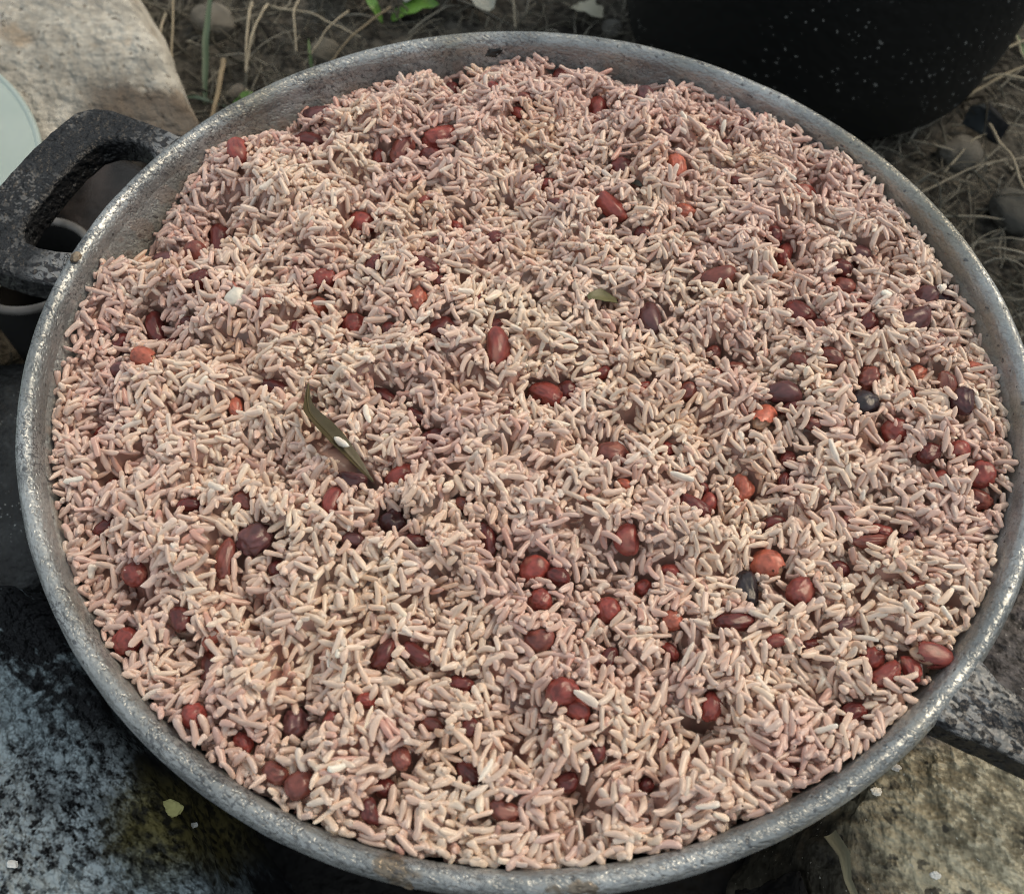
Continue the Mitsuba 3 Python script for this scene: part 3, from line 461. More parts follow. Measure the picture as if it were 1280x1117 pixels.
a = stone_mesh([(-.30, -.08, .085), (-.20, -.060, .080), (-.170, -.085, .082), (-.139, -.124, .086), (-.106, -.160, .084), (-.086, -.19, .078), (-.08, -.26, .07), (-.22, -.30, .075), (-.36, -.2, .07),
                (-.20, -.14, .100), (-.16, -.15, .098), (-.15, -.2, .098), (-.31, -.04, -.02), (-.175, -.03, -.02), (-.12, -.12, -.02), (-.08, -.17, -.02), (-.06, -.28, -.02), (-.23, -.34, -.02), (-.4, -.2, -.02)], .0023, 8, 11, .006, .0022, 22, 150)
add('ashy_stone', a, 'ashy_stone', label='soot-black hearth stone streaked with blue-white ash left of the pot', cat='stone')
b = stone_mesh([(.098, -.152, .060), (.112, -.136, .095), (.140, -.108, .106), (.165, -.075, .104), (.20, -.05, .095), (.26, -.08, .10), (.28, -.18, .10), (.20, -.26, .10), (.105, -.21, .085), (.16, -.15, .118), (.2, -.14, .12),
                (.09, -.15, -.02), (.13, -.10, -.02), (.18, -.04, -.02), (.28, -.05, -.02), (.31, -.2, -.02), (.2, -.29, -.02), (.09, -.22, -.02)], .0023, 8, 21, .005, .0022, 20, 150)
add('tan_stone', b, 'tan_stone', label='pitted tan and brown hearth stone under the right handle', cat='stone')
# behind the pot a third support, and the dark hearth block on the left
c = stone_mesh([(-.33, .06, .05), (-.205, .07, .05), (-.19, -.02, .055), (-.21, -.05, .05), (-.34, -.06, .05), (-.35, .08, -.02), (-.18, .09, -.02), (-.16, -.06, -.02), (-.36, -.09, -.02)], .005, 6, 31, .005, .001)
add('sooty_stone', c, 'soot', label='low blackened stone left of the pot below the open can', cat='stone')
c = stone_mesh([(.02, .10, .03), (.10, .10, .03), (.11, .03, .03), (.03, .02, .03), (.01, .12, -.02), (.12, .12, -.02), (.12, 0, -.02), (0, 0, -.02)], .006, 6, 41, .004, .001)
add('support_stone', c, 'charred', label='blackened stone hidden under the pot', cat='stone')

def bits(name, n, xs, ys, z, rmin, rmax, mat, col, lab, cat, group):
    for k in range(n):
        x, y = rng.uniform(*xs), rng.uniform(*ys); r = rng.uniform(rmin, rmax)
        m = trimesh.creation.icosphere(2, 1.0); v = np.array(m.vertices); v = v * (1 + .9 * F3(v + k * 3.3, 1.5, 2, k))[:, None] * [r, r * .7, r * .5]
        v += [x, y, z]
        add(name, (v, np.array(m.faces)), mat, label=lab, cat=cat, group=group, color=np.tile(col, (len(v), 1)))
def on_top(mesh, x, y):
    d = np.hypot(mesh[0][:, 0] - x, mesh[0][:, 1] - y); near = mesh[0][np.argsort(d)[:12]]
    return near[:, 2].max()
def crumb(name, x, y, z, r, col, lab, cat, mat='pebble_stone', seed=0, flat=.6):
    m = trimesh.creation.icosphere(3, 1.0); v = np.array(m.vertices); v = v * (1 + 1.7 * F3(v + seed * 3.3, 1.3, 4, seed))[:, None] * [r, r * .75, r * flat] + [x, y, z + r * flat * .5]
    add(name, (v, np.array(m.faces)), mat, label=lab, cat=cat, color=np.tile(np.array(col, float), (len(v), 1)))
crumb('food_chip', -.1185, -.1395, on_top(a, -.1185, -.1395), .0036, (.42, .40, .17), 'yellow chip of food lying on the olive stain of the ashy stone', 'food scrap', seed=23, flat=.3)
crumb('ash_flake', -.113, -.143, on_top(a, -.113, -.143), .0012, (.7, .7, .66), 'tiny white fleck right below the yellow chip', 'ash flake', seed=5)
crumb('ash_flake', -.160, -.160, on_top(a, -.160, -.160), .0016, (.7, .7, .68), 'white fleck left of the olive stain on the ashy stone', 'ash flake', seed=6)
crumb('rice_crumb', .1205, -.1295, on_top(b, .1205, -.1295), .0017, (.75, .72, .65), 'bright white crumb on the tan stone under the handle, lower one', 'crumb', seed=8)
crumb('rice_crumb', .1275, -.122, on_top(b, .1275, -.122), .0017, (.6, .58, .54), 'greyish white crumb touching the underside shadow of the right handle', 'crumb', seed=9)
crumb('rice_crumb', .133, -.155, on_top(b, .133, -.155), .0014, (.75, .74, .70), 'white crumb in a dark pit near the bottom of the tan stone', 'crumb', seed=10)
tw = blade(np.array([(.104, -.143, .096), (.107, -.149, .098), (.1085, -.156, .094), (.114, -.168, .090)]), np.array([.0024, .0021, .0013, .0011]), fold=.6)
add('wood_splinter', tw, 'dry_matter', label='pale flat splinter of wood leaning between the pot and tan stone', cat='splinter', color=np.clip(np.array([.12, .115, .08]) * (1 + 1.4 * N3(tw[0], 500)[:, None]), 0, 1))
lump = stone_mesh([(.082, -.156, .05), (.098, -.152, .078), (.094, -.162, .088), (.080, -.170, .084), (.10, -.178, .08), (.075, -.18, .05), (.105, -.17, .05)], .0015, 3, 51, .003, .0012, 90, 400)
add('ash_lump', lump, 'ashy_stone', label='crumbly grey-green lump of ash beside the wood splinter', cat='ash')

# ---------------------------------------------------------------- lid, can, black pot
def revolve(prof, n=160, cx=0, cy=0, cz=0, warp=None, closed=False):
    prof = np.asarray(prof, float); th = np.arange(n) * 2 * np.pi / n; k = len(prof)
    r = prof[None, :, 0] + (warp(th)[:, None] if warp is not None else np.zeros((n, 1))) * np.clip(prof[None, :, 0] / .17, 0, 1)
    v = np.stack([cx + r * np.cos(th)[:, None], cy + r * np.sin(th)[:, None], cz + np.broadcast_to(prof[None, :, 1], r.shape)], -1)
    i, j = np.meshgrid(np.arange(n), np.arange(k - 1 + closed), indexing='ij')
    A = i * k + j; B = ((i + 1) % n) * k + j; C = ((i + 1) % n) * k + (j + 1) % k; D = i * k + (j + 1) % k
    q = np.stack([A, D, C, B], -1).reshape(-1, 4)
    return v.reshape(-1, 3), np.vstack([q[:, [0, 1, 2]], q[:, [0, 2, 3]]])
lid = thing('pot_lid', 'pale greenish metal lid lying on the ground at the left edge', 'lid')
LX, LY, LZ = -.402, .133, .074
add('plate', revolve([(1e-4, .016), (.05, .0155), (.10, .012), (.13, .006), (.141, .003), (.1495, .0025), (.1495, .001), (.141, .0008), (.10, .009), (1e-4, .013)], 128, LX, LY, LZ), 'pale_metal', lid)
rr_ = np.arange(12) * 2 * np.pi / 12
add('rolled_edge', revolve([(.1510 + .0019 * math.cos(t), .0015 - .0019 * math.sin(t)) for t in rr_], 128, LX, LY, LZ, closed=True), 'pale_metal', lid)
can = thing('open_can', 'soot-blackened open can with a grey rim under the left handle', 'can')
CX, CY, CH = -.236, .1005, .085
add('wall', revolve([(1e-4, .0), (.027, 0), (.0285, .002), (.0285, CH - .001), (.0270, CH - .001), (.0268, .006), (1e-4, .006)][::-1], 72, CX, CY, 0.0), 'can_soot', can)
add('rim', revolve([(.0280 + .0021 * math.cos(t), CH - .0021 * math.sin(t)) for t in rr_], 72, CX, CY, 0.0, closed=True), 'dull_can', can)
bp = thing('black_pot', 'large black sooty pot with white flecks standing behind the far rim', 'pot')
BX, BY = .190, .400
add('wall', revolve([(1e-4, 0), (.09, 0), (.112, .006), (.124, .02), (.130, .05), (.134, .12), (.136, .24), (.131, .24), (.128, .12), (.118, .02), (.09, .008), (1e-4, .008)][::-1], 128, BX, BY, .004), 'black_enamel', bp)
add('rim', revolve([(.1355 + .005 * math.cos(t), .242 - .005 * math.sin(t)) for t in rr_], 128, BX, BY, .004, closed=True), 'black_enamel', bp)
for s in (0, math.pi):
    t = np.linspace(-.3, .3, 15) + s + 2.2
    pts = np.stack([BX + (.131 + .035 * np.maximum(np.cos((t - s - 2.2) / .3 * np.pi / 2), 0) ** .6) * np.cos(t), BY + (.131 + .035 * np.maximum(np.cos((t - s - 2.2) / .3 * np.pi / 2), 0) ** .6) * np.sin(t), 0 * t + .20], -1)
    add('handle', tube(pts, .005, 8), 'black_enamel', bp)

# ---------------------------------------------------------------- the pot
HARM = np.array([0.088, 0.293, -0.122, 0.696, 0.546, 0.654, -0.144]) * .001
def warp(th):                                            # hand cast: not quite a circle
    return HARM[0] + sum(HARM[1 + 2 * i] * np.cos(k * th) + HARM[2 + 2 * i] * np.sin(k * th) for i, k in enumerate((2, 3, 4)))
pot = thing('cooking_pot', 'worn cast metal cooking pot heaped with rice and red beans', 'pot')
NT = 480
def rough(mesh, amp=.0003, s=70):
    v, f = mesh; d = v - [0, 0, HR - .05]; d /= np.linalg.norm(d, axis=1, keepdims=True)
    return v + d * (F3(v, s, 3, 77) * 2 * amp)[:, None], f
add('rim', rough(revolve([(.1626, -.0075), (.1629, -.0045), (.1637, -.0022), (.1650, -.0007), (.1666, 0), (.1682, -.0006), (.1694, -.0020), (.1700, -.0042), (.1698, -.0066), (.1688, -.0086), (.1672, -.0098), (.1650, -.0105)], NT, 0, 0, HR, warp)), 'metal', pot)
add('inner_wall', rough(revolve([(1e-4, -.137), (.11, -.136), (.135, -.13), (.147, -.115), (.153, -.09), (.158, -.05), (.1612, -.02), (.16265, -.0074)], NT, 0, 0, HR, warp)), 'inner_metal', pot)
add('outer_wall', rough(revolve([(.1652, -.0104), (.1655, -.02), (.163, -.05), (.158, -.09), (.151, -.12), (.138, -.137), (.115, -.142), (1e-4, -.143)], NT, 0, 0, HR, warp)), 'soot', pot)
def handle(outer, hole, z0=-.0135, z1=-.0012, grow=.0):
    disc = np.stack([.1662 * np.cos(np.linspace(0, 2 * np.pi, 200)[:-1]), .1662 * np.sin(np.linspace(0, 2 * np.pi, 200)[:-1])], -1)
    def ccw(q): return np.array(Polygon(q).buffer(0).exterior.coords)[:-1][::-1] if not Polygon(q).exterior.is_ccw else np.array(Polygon(q).exterior.coords)[:-1]
    flat = m3.CrossSection([ccw(np.array(outer) * .001)]) - m3.CrossSection([ccw(np.array(hole) * .001)])
    cut, R0, mid, half = m3.CrossSection([disc]), .0020, (z0 + z1) / 2, (z1 - z0) / 2
    body = m3.Manifold()
    for k in range(9):                                   # rounded edges: thinner, wider slabs inside one another
        inset = R0 * (1 - math.cos(k / 8 * math.pi / 2)); h = half - R0 * (1 - math.sin(k / 8 * math.pi / 2)) if R0 < half else half
        cs = (flat.offset(-inset, m3.JoinType.Round) if inset > 0 else flat) - cut
        body = body + m3.Manifold.extrude(cs, 2 * h).translate((0, 0, HR + mid - h))
    m = body.refine_to_length(.0016).to_mesh()
    t = trimesh.Trimesh(m.vert_properties[:, :3].astype(float), m.tri_verts, process=False)
    trimesh.smoothing.filter_taubin(t, lamb=.5, nu=.505, iterations=16)
    v, n = np.array(t.vertices), np.array(t.vertex_normals)
    d = np.hypot(v[:, 0], v[:, 1]); v[:, 2] -= np.clip(d - .172, 0, .03) * .10
    return v + n * (F3(v, 80, 3, 5) * .0012 + F3(v, 350, 2, 6) * .0005)[:, None], np.array(t.faces)
LO = [(-136, 95), (-144, 99.5), (-160, 109), (-172, 114.5), (-180, 115.5), (-187, 112), (-194, 101), (-200, 86), (-206, 68), (-209, 52), (-208, 41), (-203, 33), (-195, 28.5), (-183, 24), (-172, 20.5), (-160, 19)]
LH = [(-146, 83), (-152, 90.5), (-160, 95), (-168, 96.5), (-174, 94), (-179, 85), (-184, 70), (-188, 56), (-189, 47), (-186, 41.5), (-180, 38.5), (-172, 36), (-164, 35), (-160, 50), (-155, 66)]
add('handle', handle(LO, LH), 'handle_metal', pot, label='soot-black loop handle at the upper left of the pot')
RO = [(108, -118), (114.5, -124.5), (118, -126.5), (130, -131), (145, -137.5), (160, -141), (176, -139), (190, -128), (203, -100), (212, -66), (214, -45), (208, -30), (196, -22), (180, -18), (166, -15), (155, -12)]
RH = [(127, -99), (130.5, -106), (134, -111.5), (141, -116.5), (151, -121), (164, -124), (174, -121.5), (184, -107), (193, -80), (198, -58), (198, -45), (192, -38), (178, -34), (163, -30), (156, -42), (147, -68), (138, -85)]
add('handle', handle(RO, RH), 'handle_metal', pot, label='scraped loop handle at the lower right of the pot')

# ---------------------------------------------------------------- rice and beans: settled grain by grain on a height map
G, CELL = 860, .0004
c0 = -G * CELL / 2
xs = c0 + (np.arange(G) + .5) * CELL
XX, YY = np.meshgrid(xs, xs, indexing='ij')
RR, TH = np.hypot(XX, YY), np.degrees(np.arctan2(YY, XX))
EDGE = np.array([(-180, -13), (-170, -11), (-154, -12), (-145, -11), (-136, -9), (-124, -6), (-110, -4), (-91, -3.5), (-70, -3.5), (-52, -5), (-37, -8), (-17, -11), (-1, -11), (13, -11), (26, -10), (39, -8), (52, -8), (60, -10), (66, -11), (74, -18),
                 (83, -15), (92, -14), (100, -16), (106, -17), (114, -14), (124, -17), (132, -19), (138, -16), (143, -14), (150, -17), (156, -26), (161, -30), (165, -18), (168, -8), (173, -11), (180, -13)], float)
edge = np.interp(TH, EDGE[:, 0], EDGE[:, 1]) * .001
PXY = np.stack([XX, YY, 0 * XX], -1)
lump = N3(PXY, 26, 1) * .0075 + N3(PXY, 62, 2) * .0115 + N3(PXY, 118, 3) * .0095
TGT = -.0045 + (edge + .0045) * np.clip((RR - .118) / .044, 0, 1) ** 1.6 + lump * np.clip((.168 - RR) / .02, .3, 1)
for hx, hy, hr, hd in [(.017, .004, .012, .005), (-.075, .082, .010, .003), (-.118, .068, .011, .006), (-.01, -.105, .008, .003), (.05, -.128, .009, .004), (.118, .035, .010, .004), (-.03, -.15, .007, .003), (.042, .078, .007, .004), (.077, .088, .007, .003)]:
    TGT -= hd * np.exp(-((XX - hx) ** 2 + (YY - hy) ** 2) / hr ** 2)
wallr = .1622 + warp(np.radians(TH))
INSIDE = RR < wallr
H = np.where(RR < wallr + .0011, TGT - .0085, .05)
NOGO = np.zeros((G, G), bool)
SPH = np.array([-.86, -.45, 0, .45, .86])
KR = 4; ki, kj = np.meshgrid(np.arange(-KR, KR + 1), np.arange(-KR, KR + 1), indexing='ij'); ki, kj = ki.ravel(), kj.ravel()
KD2 = (ki ** 2 + kj ** 2) * CELL ** 2

def settle(x, y, yaw, hl, rad, mix_tilt, sink, room=.0026):
    """Lower a grain onto what lies there; returns its height and tilt, or None where it would lie on a bean or a leaf."""
    ca, sa = math.cos(yaw), math.sin(yaw)
    ax = SPH * (hl - rad * .7)
    I = np.rint((x + ca * ax - c0) / CELL - .5).astype(int); J = np.rint((y + sa * ax - c0) / CELL - .5).astype(int)
    if I.min() < 6 or J.min() < 6 or I.max() > G - 7 or J.max() > G - 7: return None
    if NOGO[I[1:4], J[1:4]].any(): return None
    dome = np.sqrt(np.maximum(rad * rad - KD2, -1) * (KD2 < rad * rad)); ok = KD2 < rad * rad
    II, JJ = I[:, None] + ki[None, ok], J[:, None] + kj[None, ok]
    need = (H[II, JJ] + dome[None, ok]).max(1)
    if need.max() > .03: return None                     # would stick into the pot's wall
    slope = np.clip((need[4] - need[0]) / (ax[4] - ax[0]), -1.2, 1.2)
    sl = np.clip(slope * .75 + mix_tilt, -1.5, 1.5)
    z = (need - sl * ax).max() - sink
    # on a slope the grain is shorter seen from above
    k = 1 / math.sqrt(1 + sl * sl)
    ax2 = ax * k; zi = z + sl * ax2
    I = np.rint((x + ca * ax2 - c0) / CELL - .5).astype(int); J = np.rint((y + sa * ax2 - c0) / CELL - .5).astype(int)
    if zi.max() + rad * .6 > TGT[I, J].max() + room: return None   # would stand up out of the heap
    II, JJ = I[:, None] + ki[None, ok], J[:, None] + kj[None, ok]
    np.maximum.at(H, (II, JJ), zi[:, None] + dome[None, ok])
    return z, sl, I, J, zi + rad

GRAINS = []
def try_grain(x, y, yaw, over, tilt_sd=.35, white=0.0, tone=None, small=.26):
    i, j = int((x - c0) / CELL), int((y - c0) / CELL)
    if not INSIDE[i, j] or H[i, j] > TGT[i, j] - over: return False
    hl = rng.uniform(.0013, .0024) if rng.random() < small else rng.uniform(.0024, .0040); rad = rng.uniform(.00088, .00121)
    s = settle(x, y, yaw, hl, rad, rng.normal(0, tilt_sd if rng.random() < .62 else .9), .0008 if over > .001 else rng.uniform(.0010, .0026), .0024 if rng.random() < .6 else .0044)
    if s is None: return False
    GRAINS.append((x, y, yaw, hl, rad, *s, white, tone)); return True
YAW = N3(PXY, 70, 6) * 9
def fill(n, over, tilt_sd, clump=.5, small=.26):
    k = 0
    while k < n:
        r, t = .164 * math.sqrt(rng.random()), rng.uniform(0, 2 * math.pi); x, y = r * math.cos(t), r * math.sin(t)
        i, j = int((x - c0) / CELL), int((y - c0) / CELL)
        yaw = YAW[i, j] + rng.normal(0, .45) if rng.random() < clump else rng.uniform(0, math.pi)
        try_grain(x, y, yaw, over, tilt_sd, small=small); k += 1
fill(9000, .0048, .3)

def rot(a, ax):
    c, s = math.cos(a), math.sin(a)
    return np.array({'z': [[c, -s, 0], [s, c, 0], [0, 0, 1]], 'x': [[1, 0, 0], [0, c, -s], [0, s, c]], 'y': [[c, 0, s], [0, 1, 0], [-s, 0, c]]}[ax])
BCOL = dict(r=(.215, .042, .034), d=(.105, .020, .018), b=(.165, .047, .037), p=(.105, .040, .042), o=(.38, .105, .068), k=(.020, .014, .019), m=(.052, .014, .017), w=(.58, .56, .50))
ICO3, ICO4 = trimesh.creation.icosphere(3), trimesh.creation.icosphere(4)
def bean(x, y, L, W, ang, kind, tone, lab, idx, group=None):
    L, W = min(L, 15.5) * .001, min(W, 10.5) * .001
    if kind == 'G': L, W = .0086, .0068
    if kind == 'H': L, W = L * 1.12, max(W * 1.2, L * .5)
    a, b = L / 2, W / 2; c = min(b, .0042) * (.92 if kind != 'H' else 1.0)
    base = ICO4 if kind == 'S' else ICO3
    u = np.array(base.vertices); f = np.array(base.faces)
    v = np.sign(u) * np.abs(u) ** .92 * [a, b, c]
    if L > 1.25 * W and kind != 'S': v[:, 1] += (.30 * b * ((v[:, 0] / a) ** 2) - .12 * b) * (1 if idx % 2 else -1)
    dents = F3(u + idx * 3.7, 1.3, 2, idx)
    v *= (1 + dents * (.26 if kind not in 'RG' else .5))[:, None]
    if kind == 'R':
        ridge = np.abs(F3(u * [1, 1.8, 1.2] + idx, 1.7, 2, idx + 50)); v *= (1 - .13 * np.clip(.16 - ridge, 0, 1) / .16)[:, None]
    if kind in 'WH' and idx % 5: v *= (1 - .10 * np.clip(.12 - np.abs(F3(u * [.8, 2.2, 1.6] + idx, 1.6, 2, idx + 40)), 0, 1) / .12)[:, None]
    R = rot(math.radians(ang), 'z') @ rot(rng.normal(0, .14), 'y') @ rot(rng.normal(0, .35), 'x')
    i, j = int((x - c0) / CELL), int((y - c0) / CELL)
    ground_here = np.median(TGT[max(i - 6, 0):i + 7, max(j - 6, 0):j + 7])
    top = dict(W=.0023, R=.0021, H=.0006, S=.0030, G=.0022)[kind]
    zc = HR + ground_here + top - c
    rest = np.clip(math.hypot(x, y) - .150, 0, 1) ; zc += rest * .05
    col = np.array(BCOL[tone]) * rng.uniform(.85, 1.15)
    m = F3(u + idx, 2.2, 3, idx + 9)[:, None]; m2 = F3(u + idx * 2, 6, 2, idx + 3)[:, None]
    C = np.clip(col * np.clip(1 + 1.5 * m + .9 * m2, .5, 1.7), .004, .9)
    pale = np.clip((F3(u + idx * 5, 1.1, 2, idx + 70) - .16) / .12, 0, 1)[:, None]
    if kind in 'WR' and tone in 'rbo': C = C * (1 - .45 * pale) + np.array([.42, .20, .15]) * .45 * pale
    P_ = v @ R.T + [x, y, zc]
    if kind == 'S':
        ragged = u[:, 2] * .8 + u[:, 0] * (.9 if idx % 2 else -.9) + 1.6 * F3(u * 2 + idx, 1.4, 3, idx)
        keep = (ragged[f] > .05).all(1); fo = f[keep]
        inner = (v * .90 - [0, 0, .0002]) @ R.T + [x, y, zc]; nV = len(v)
        e = np.sort(np.vstack([fo[:, [0, 1]], fo[:, [1, 2]], fo[:, [2, 0]]]), 1); ue, cnt = np.unique(e, axis=0, return_counts=True); be = ue[cnt == 1]
        sides = np.vstack([np.stack([be[:, 0], be[:, 1], be[:, 1] + nV], -1), np.stack([be[:, 0], be[:, 1] + nV, be[:, 0] + nV], -1)])
        key = thing('bean', lab, 'bean')
        Vs, Fs, Cs = np.vstack([P_, inner]), np.vstack([fo, fo[:, ::-1] + nV, sides]), np.vstack([C, C * [1.15, 1.5, 1.5]])
        used, inv = np.unique(Fs, return_inverse=True)
        add('skin', (Vs[used], inv.reshape(-1, 3)), 'bean_twosided', key, color=np.clip(Cs[used], 0, .9))
        kv = np.array(ICO3.vertices) * [a * .78, b * .74, c * .72]; kv *= (1 + .3 * F3(np.array(ICO3.vertices) + idx, 1.7, 2, idx))[:, None]
        kc = np.clip(np.array([.50, .33, .23]) * (1 + .7 * F3(np.array(ICO3.vertices), 3, 2, idx))[:, None], 0, .9)
        add('kernel', (kv @ R.T + [x, y, zc - .0003], np.array(ICO3.faces)), 'bean_skin', key, color=kc)
    else:
        if kind == 'G':
            P_ = P_ + (np.exp(-((u - [.55, .75, .35]) ** 2).sum(1) / .03) * .0028)[:, None] * (R @ np.array([.4, .9, .5]))
            C = np.clip(col * (1 + .25 * m), 0, .9); C = np.where(u[:, :1] + .5 * u[:, 1:2] > .75, [[.35, .10, .07]], C)
        add('bean_crumb' if group else 'bean', (P_, f), 'bean_skin', label=lab, cat='bean piece' if group else 'bean', group=group, color=C)
    # the bean as an obstacle to the rice that follows
    n = P_ - [0, 0, HR]; I = np.rint((n[:, 0] - c0) / CELL - .5).astype(int); J = np.rint((n[:, 1] - c0) / CELL - .5).astype(int)
    ok = (I > 0) & (I < G) & (J > 0) & (J < G)
    np.maximum.at(H, (np.clip(I, 0, G - 1)[ok], np.clip(J, 0, G - 1)[ok]), n[ok, 2])
    ci, cj = int((x - c0) / CELL), int((y - c0) / CELL); win = np.s_[max(ci - 45, 0):ci + 46, max(cj - 45, 0):cj + 46]
    wx, wy, Hw, Nw, Tw = XX[win], YY[win], H[win], NOGO[win], TGT[win]; ca, sa = math.cos(math.radians(ang)), math.sin(math.radians(ang))
    e = (((wx - x) * ca + (wy - y) * sa) / a) ** 2 + ((-(wx - x) * sa + (wy - y) * ca) / b) ** 2
    full = e < 1
    Hw[full] = np.maximum(Hw[full], zc - HR + c * np.sqrt(1 - e[full]) * .97)
    # nothing lies on the middle of the bean, nor as high as it just in front of it (towards its open side)
    Nw[e < dict(W=1.0, R=.95, H=.85, S=1.0, G=1.0)[kind] * 1.05] = True
    fy = y - b * .75
    e2 = (((wx - x) * ca + (wy - fy) * sa) / (a * .9)) ** 2 + ((-(wx - x) * sa + (wy - fy) * ca) / (b * .9)) ** 2
    dip = dict(W=.0030, R=.0028, H=.0016, S=.0030, G=.0022)[kind]
    ring = (e > .8) & (e < 2.6); Tw[ring] -= .0010
    Tw[e2 < 1] = np.minimum(Tw[e2 < 1], zc - HR + c - dip)
scene['mat_bean_twosided'] = {'type': 'twosided', 'bsdf': scene['mat_bean_skin']}
for idx, (x, y, L, W, ang, kind, tone, lab) in enumerate(BEANS):
    r = math.hypot(x, y); k = min(1, 156.5 / r)
    bean(x * k * .001, y * k * .001, L, W, ang, kind, tone, lab, idx)
BXY = np.array([(q[0], q[1]) for q in BEANS])
for idx in range(46):                                      # crumbs of bean between the grains
    while True:
        r, t = 150 * math.sqrt(rng.random()), rng.uniform(0, 2 * math.pi); x, y = r * math.cos(t), r * math.sin(t)
        if np.hypot(BXY[:, 0] - x, BXY[:, 1] - y).min() > 8 and math.hypot(x + 60, y + 42) > 16: break
    bean(x * .001, y * .001, rng.uniform(4.5, 8), rng.uniform(3.5, 5), rng.uniform(0, 180), 'H', 'dbdr'[idx % 4], 'small dark crumb of red bean between grains of rice', 200 + idx, 'small bean crumbs between the rice grains')

# the bay leaf and leaf scraps lie on the rice
def lay_leaf(name, spine, width, lab, cat, col, lift=.0022, nrm=(0, 0, 1), fold=.35, rib=True):
    p = np.array(spine, float) * .001; s = np.linspace(0, 1, len(p)); t = np.linspace(0, 1, 24)
    q = np.stack([np.interp(t, s, p[:, 0]), np.interp(t, s, p[:, 1])], -1)
    for _ in range(3): q[1:-1] = (q[:-2] + 2 * q[1:-1] + q[2:]) / 4
    hi = np.array([TGT[int((a - c0) / CELL) - 3:int((a - c0) / CELL) + 4, int((b - c0) / CELL) - 3:int((b - c0) / CELL) + 4].mean() for a, b in q])
    hi = np.convolve(np.pad(hi, 4, mode='edge'), np.ones(9) / 9, 'valid')
    w = np.interp(t, np.linspace(0, 1, len(width)), width) * .001
    z = HR + hi + lift * (np.sin(np.pi * t) * .6 + .5)
    P3 = np.stack([q[:, 0], q[:, 1], z], -1)
    v, f = blade(P3, w, nrm, fold)
    shade = 1 + .7 * F3(v, 220, 3, 4)[:, None]
    key = thing(name, lab, cat)
    add('blade', (v, f), 'leaf', key, color=np.clip(np.array(col) * shade, 0, 1))
    if rib:
        tn = np.gradient(P3, axis=0); sd = np.cross(tn, nrm); sd /= np.linalg.norm(sd, axis=1, keepdims=True); uu = np.cross(sd, tn); uu /= np.linalg.norm(uu, axis=1, keepdims=True)
        rv = tube(P3 + uu * .00018, .00028 * (1.2 - t), 6)
        add('midrib', rv, 'leaf', key, color=np.tile(np.array(col) * 1.5, (len(rv[0]), 1)))
    for a, b, zz, ww in zip(q[:, 0], q[:, 1], z - HR, w):
        m = (XX - a) ** 2 + (YY - b) ** 2 < max(ww + .0008, .0014) ** 2; H[m] = np.maximum(H[m], zz); NOGO[m] = True
        m = (XX - a) ** 2 + (YY - b + .003) ** 2 < (ww + .0012) ** 2; TGT[m] = np.minimum(TGT[m], zz - .0022)
LEAF = [(-73.3, -19.2), (-72.3, -27), (-70.3, -33.5), (-65.4, -39.6), (-60.2, -45.0), (-54.2, -50.2), (-47.6, -56)]
lay_leaf('bay_leaf', LEAF, [.25, 1.1, 2.6, 3.2, 3.3, 2.2, .2], 'dark olive bay leaf curling out of the rice left of the centre', 'leaf', (.060, .048, .020), .0090, nrm=(.40, .32, .86), fold=.55)
lay_leaf('leaf_scrap', [(20, 21.5), (25, 23), (31, 24.5)], [1.0, 3.0, 1.0], 'small olive green piece of leaf sunk in the rice above the centre', 'leaf piece', (.12, .115, .055), .0035, rib=False)
lay_leaf('leaf_scrap', [(37, 81), (39.5, 79), (41, 76)], [.8, 1.6, .8], 'nearly black scrap of leaf in a gap high on the right', 'leaf piece', (.03, .03, .022), .0, rib=False)

fill(30000, .0022, .42)
fill(80000, .0002, .5, .7)
fill(45000, .0009, .6, .5, 1.0)                           # short and broken grains fill the hollows
# clumps that stand proud: a few grains stuck side by side
for k in range(2400):
    r, t = .155 * math.sqrt(rng.random()), rng.uniform(0, 2 * math.pi); x, y = r * math.cos(t), r * math.sin(t)
    yaw = rng.uniform(0, math.pi)
    for _ in range(rng.integers(1, 5)):
        try_grain(x + rng.normal(0, .0016), y + rng.normal(0, .0016), yaw + rng.normal(0, .22), -.0015, .4)
for k in range(420):                                      # loose bright grains on top
    r, t = .158 * math.sqrt(rng.random()), rng.uniform(0, 2 * math.pi)
    try_grain(r * math.cos(t), r * math.sin(t), rng.uniform(0, math.pi), -.0035, .25, white=rng.uniform(.3, 1))
def lone(x, y, yaw, white, hl=.0036, rad=.0012, lab=''):
    i, j = int((x - c0) / CELL), int((y - c0) / CELL); keep = NOGO[i - 14:i + 15, j - 14:j + 15].copy(); NOGO[i - 14:i + 15, j - 14:j + 15] = False
    s = settle(x, y, yaw, hl, rad, 0, .0002, .02); NOGO[i - 14:i + 15, j - 14:j + 15] = keep
    if s: GRAINS.append((x, y, yaw, hl, rad, *s, white, lab))
lone(-.0578, -.0458, -.5, .9, .0026, .0013, 'white broken rice grain stuck on the middle of the bay leaf')
lone(.0170, -.1215, -.4, .75, .0040, .0013, 'pale rice grain lying across the right one of the front middle beans')
lone(.1545, .0345, -.2, .8, .0030, .0013, 'right one of two white grains on the blackish bean at the right wall')
lone(.1500, .0350, .6, .85, .0024, .0014, 'left one of two white grains on the blackish bean at the right wall')
lone(.0490, -.0490, -.3, 1, .0038, .0012, 'bright white grain lying above the long maroon bean right of centre')

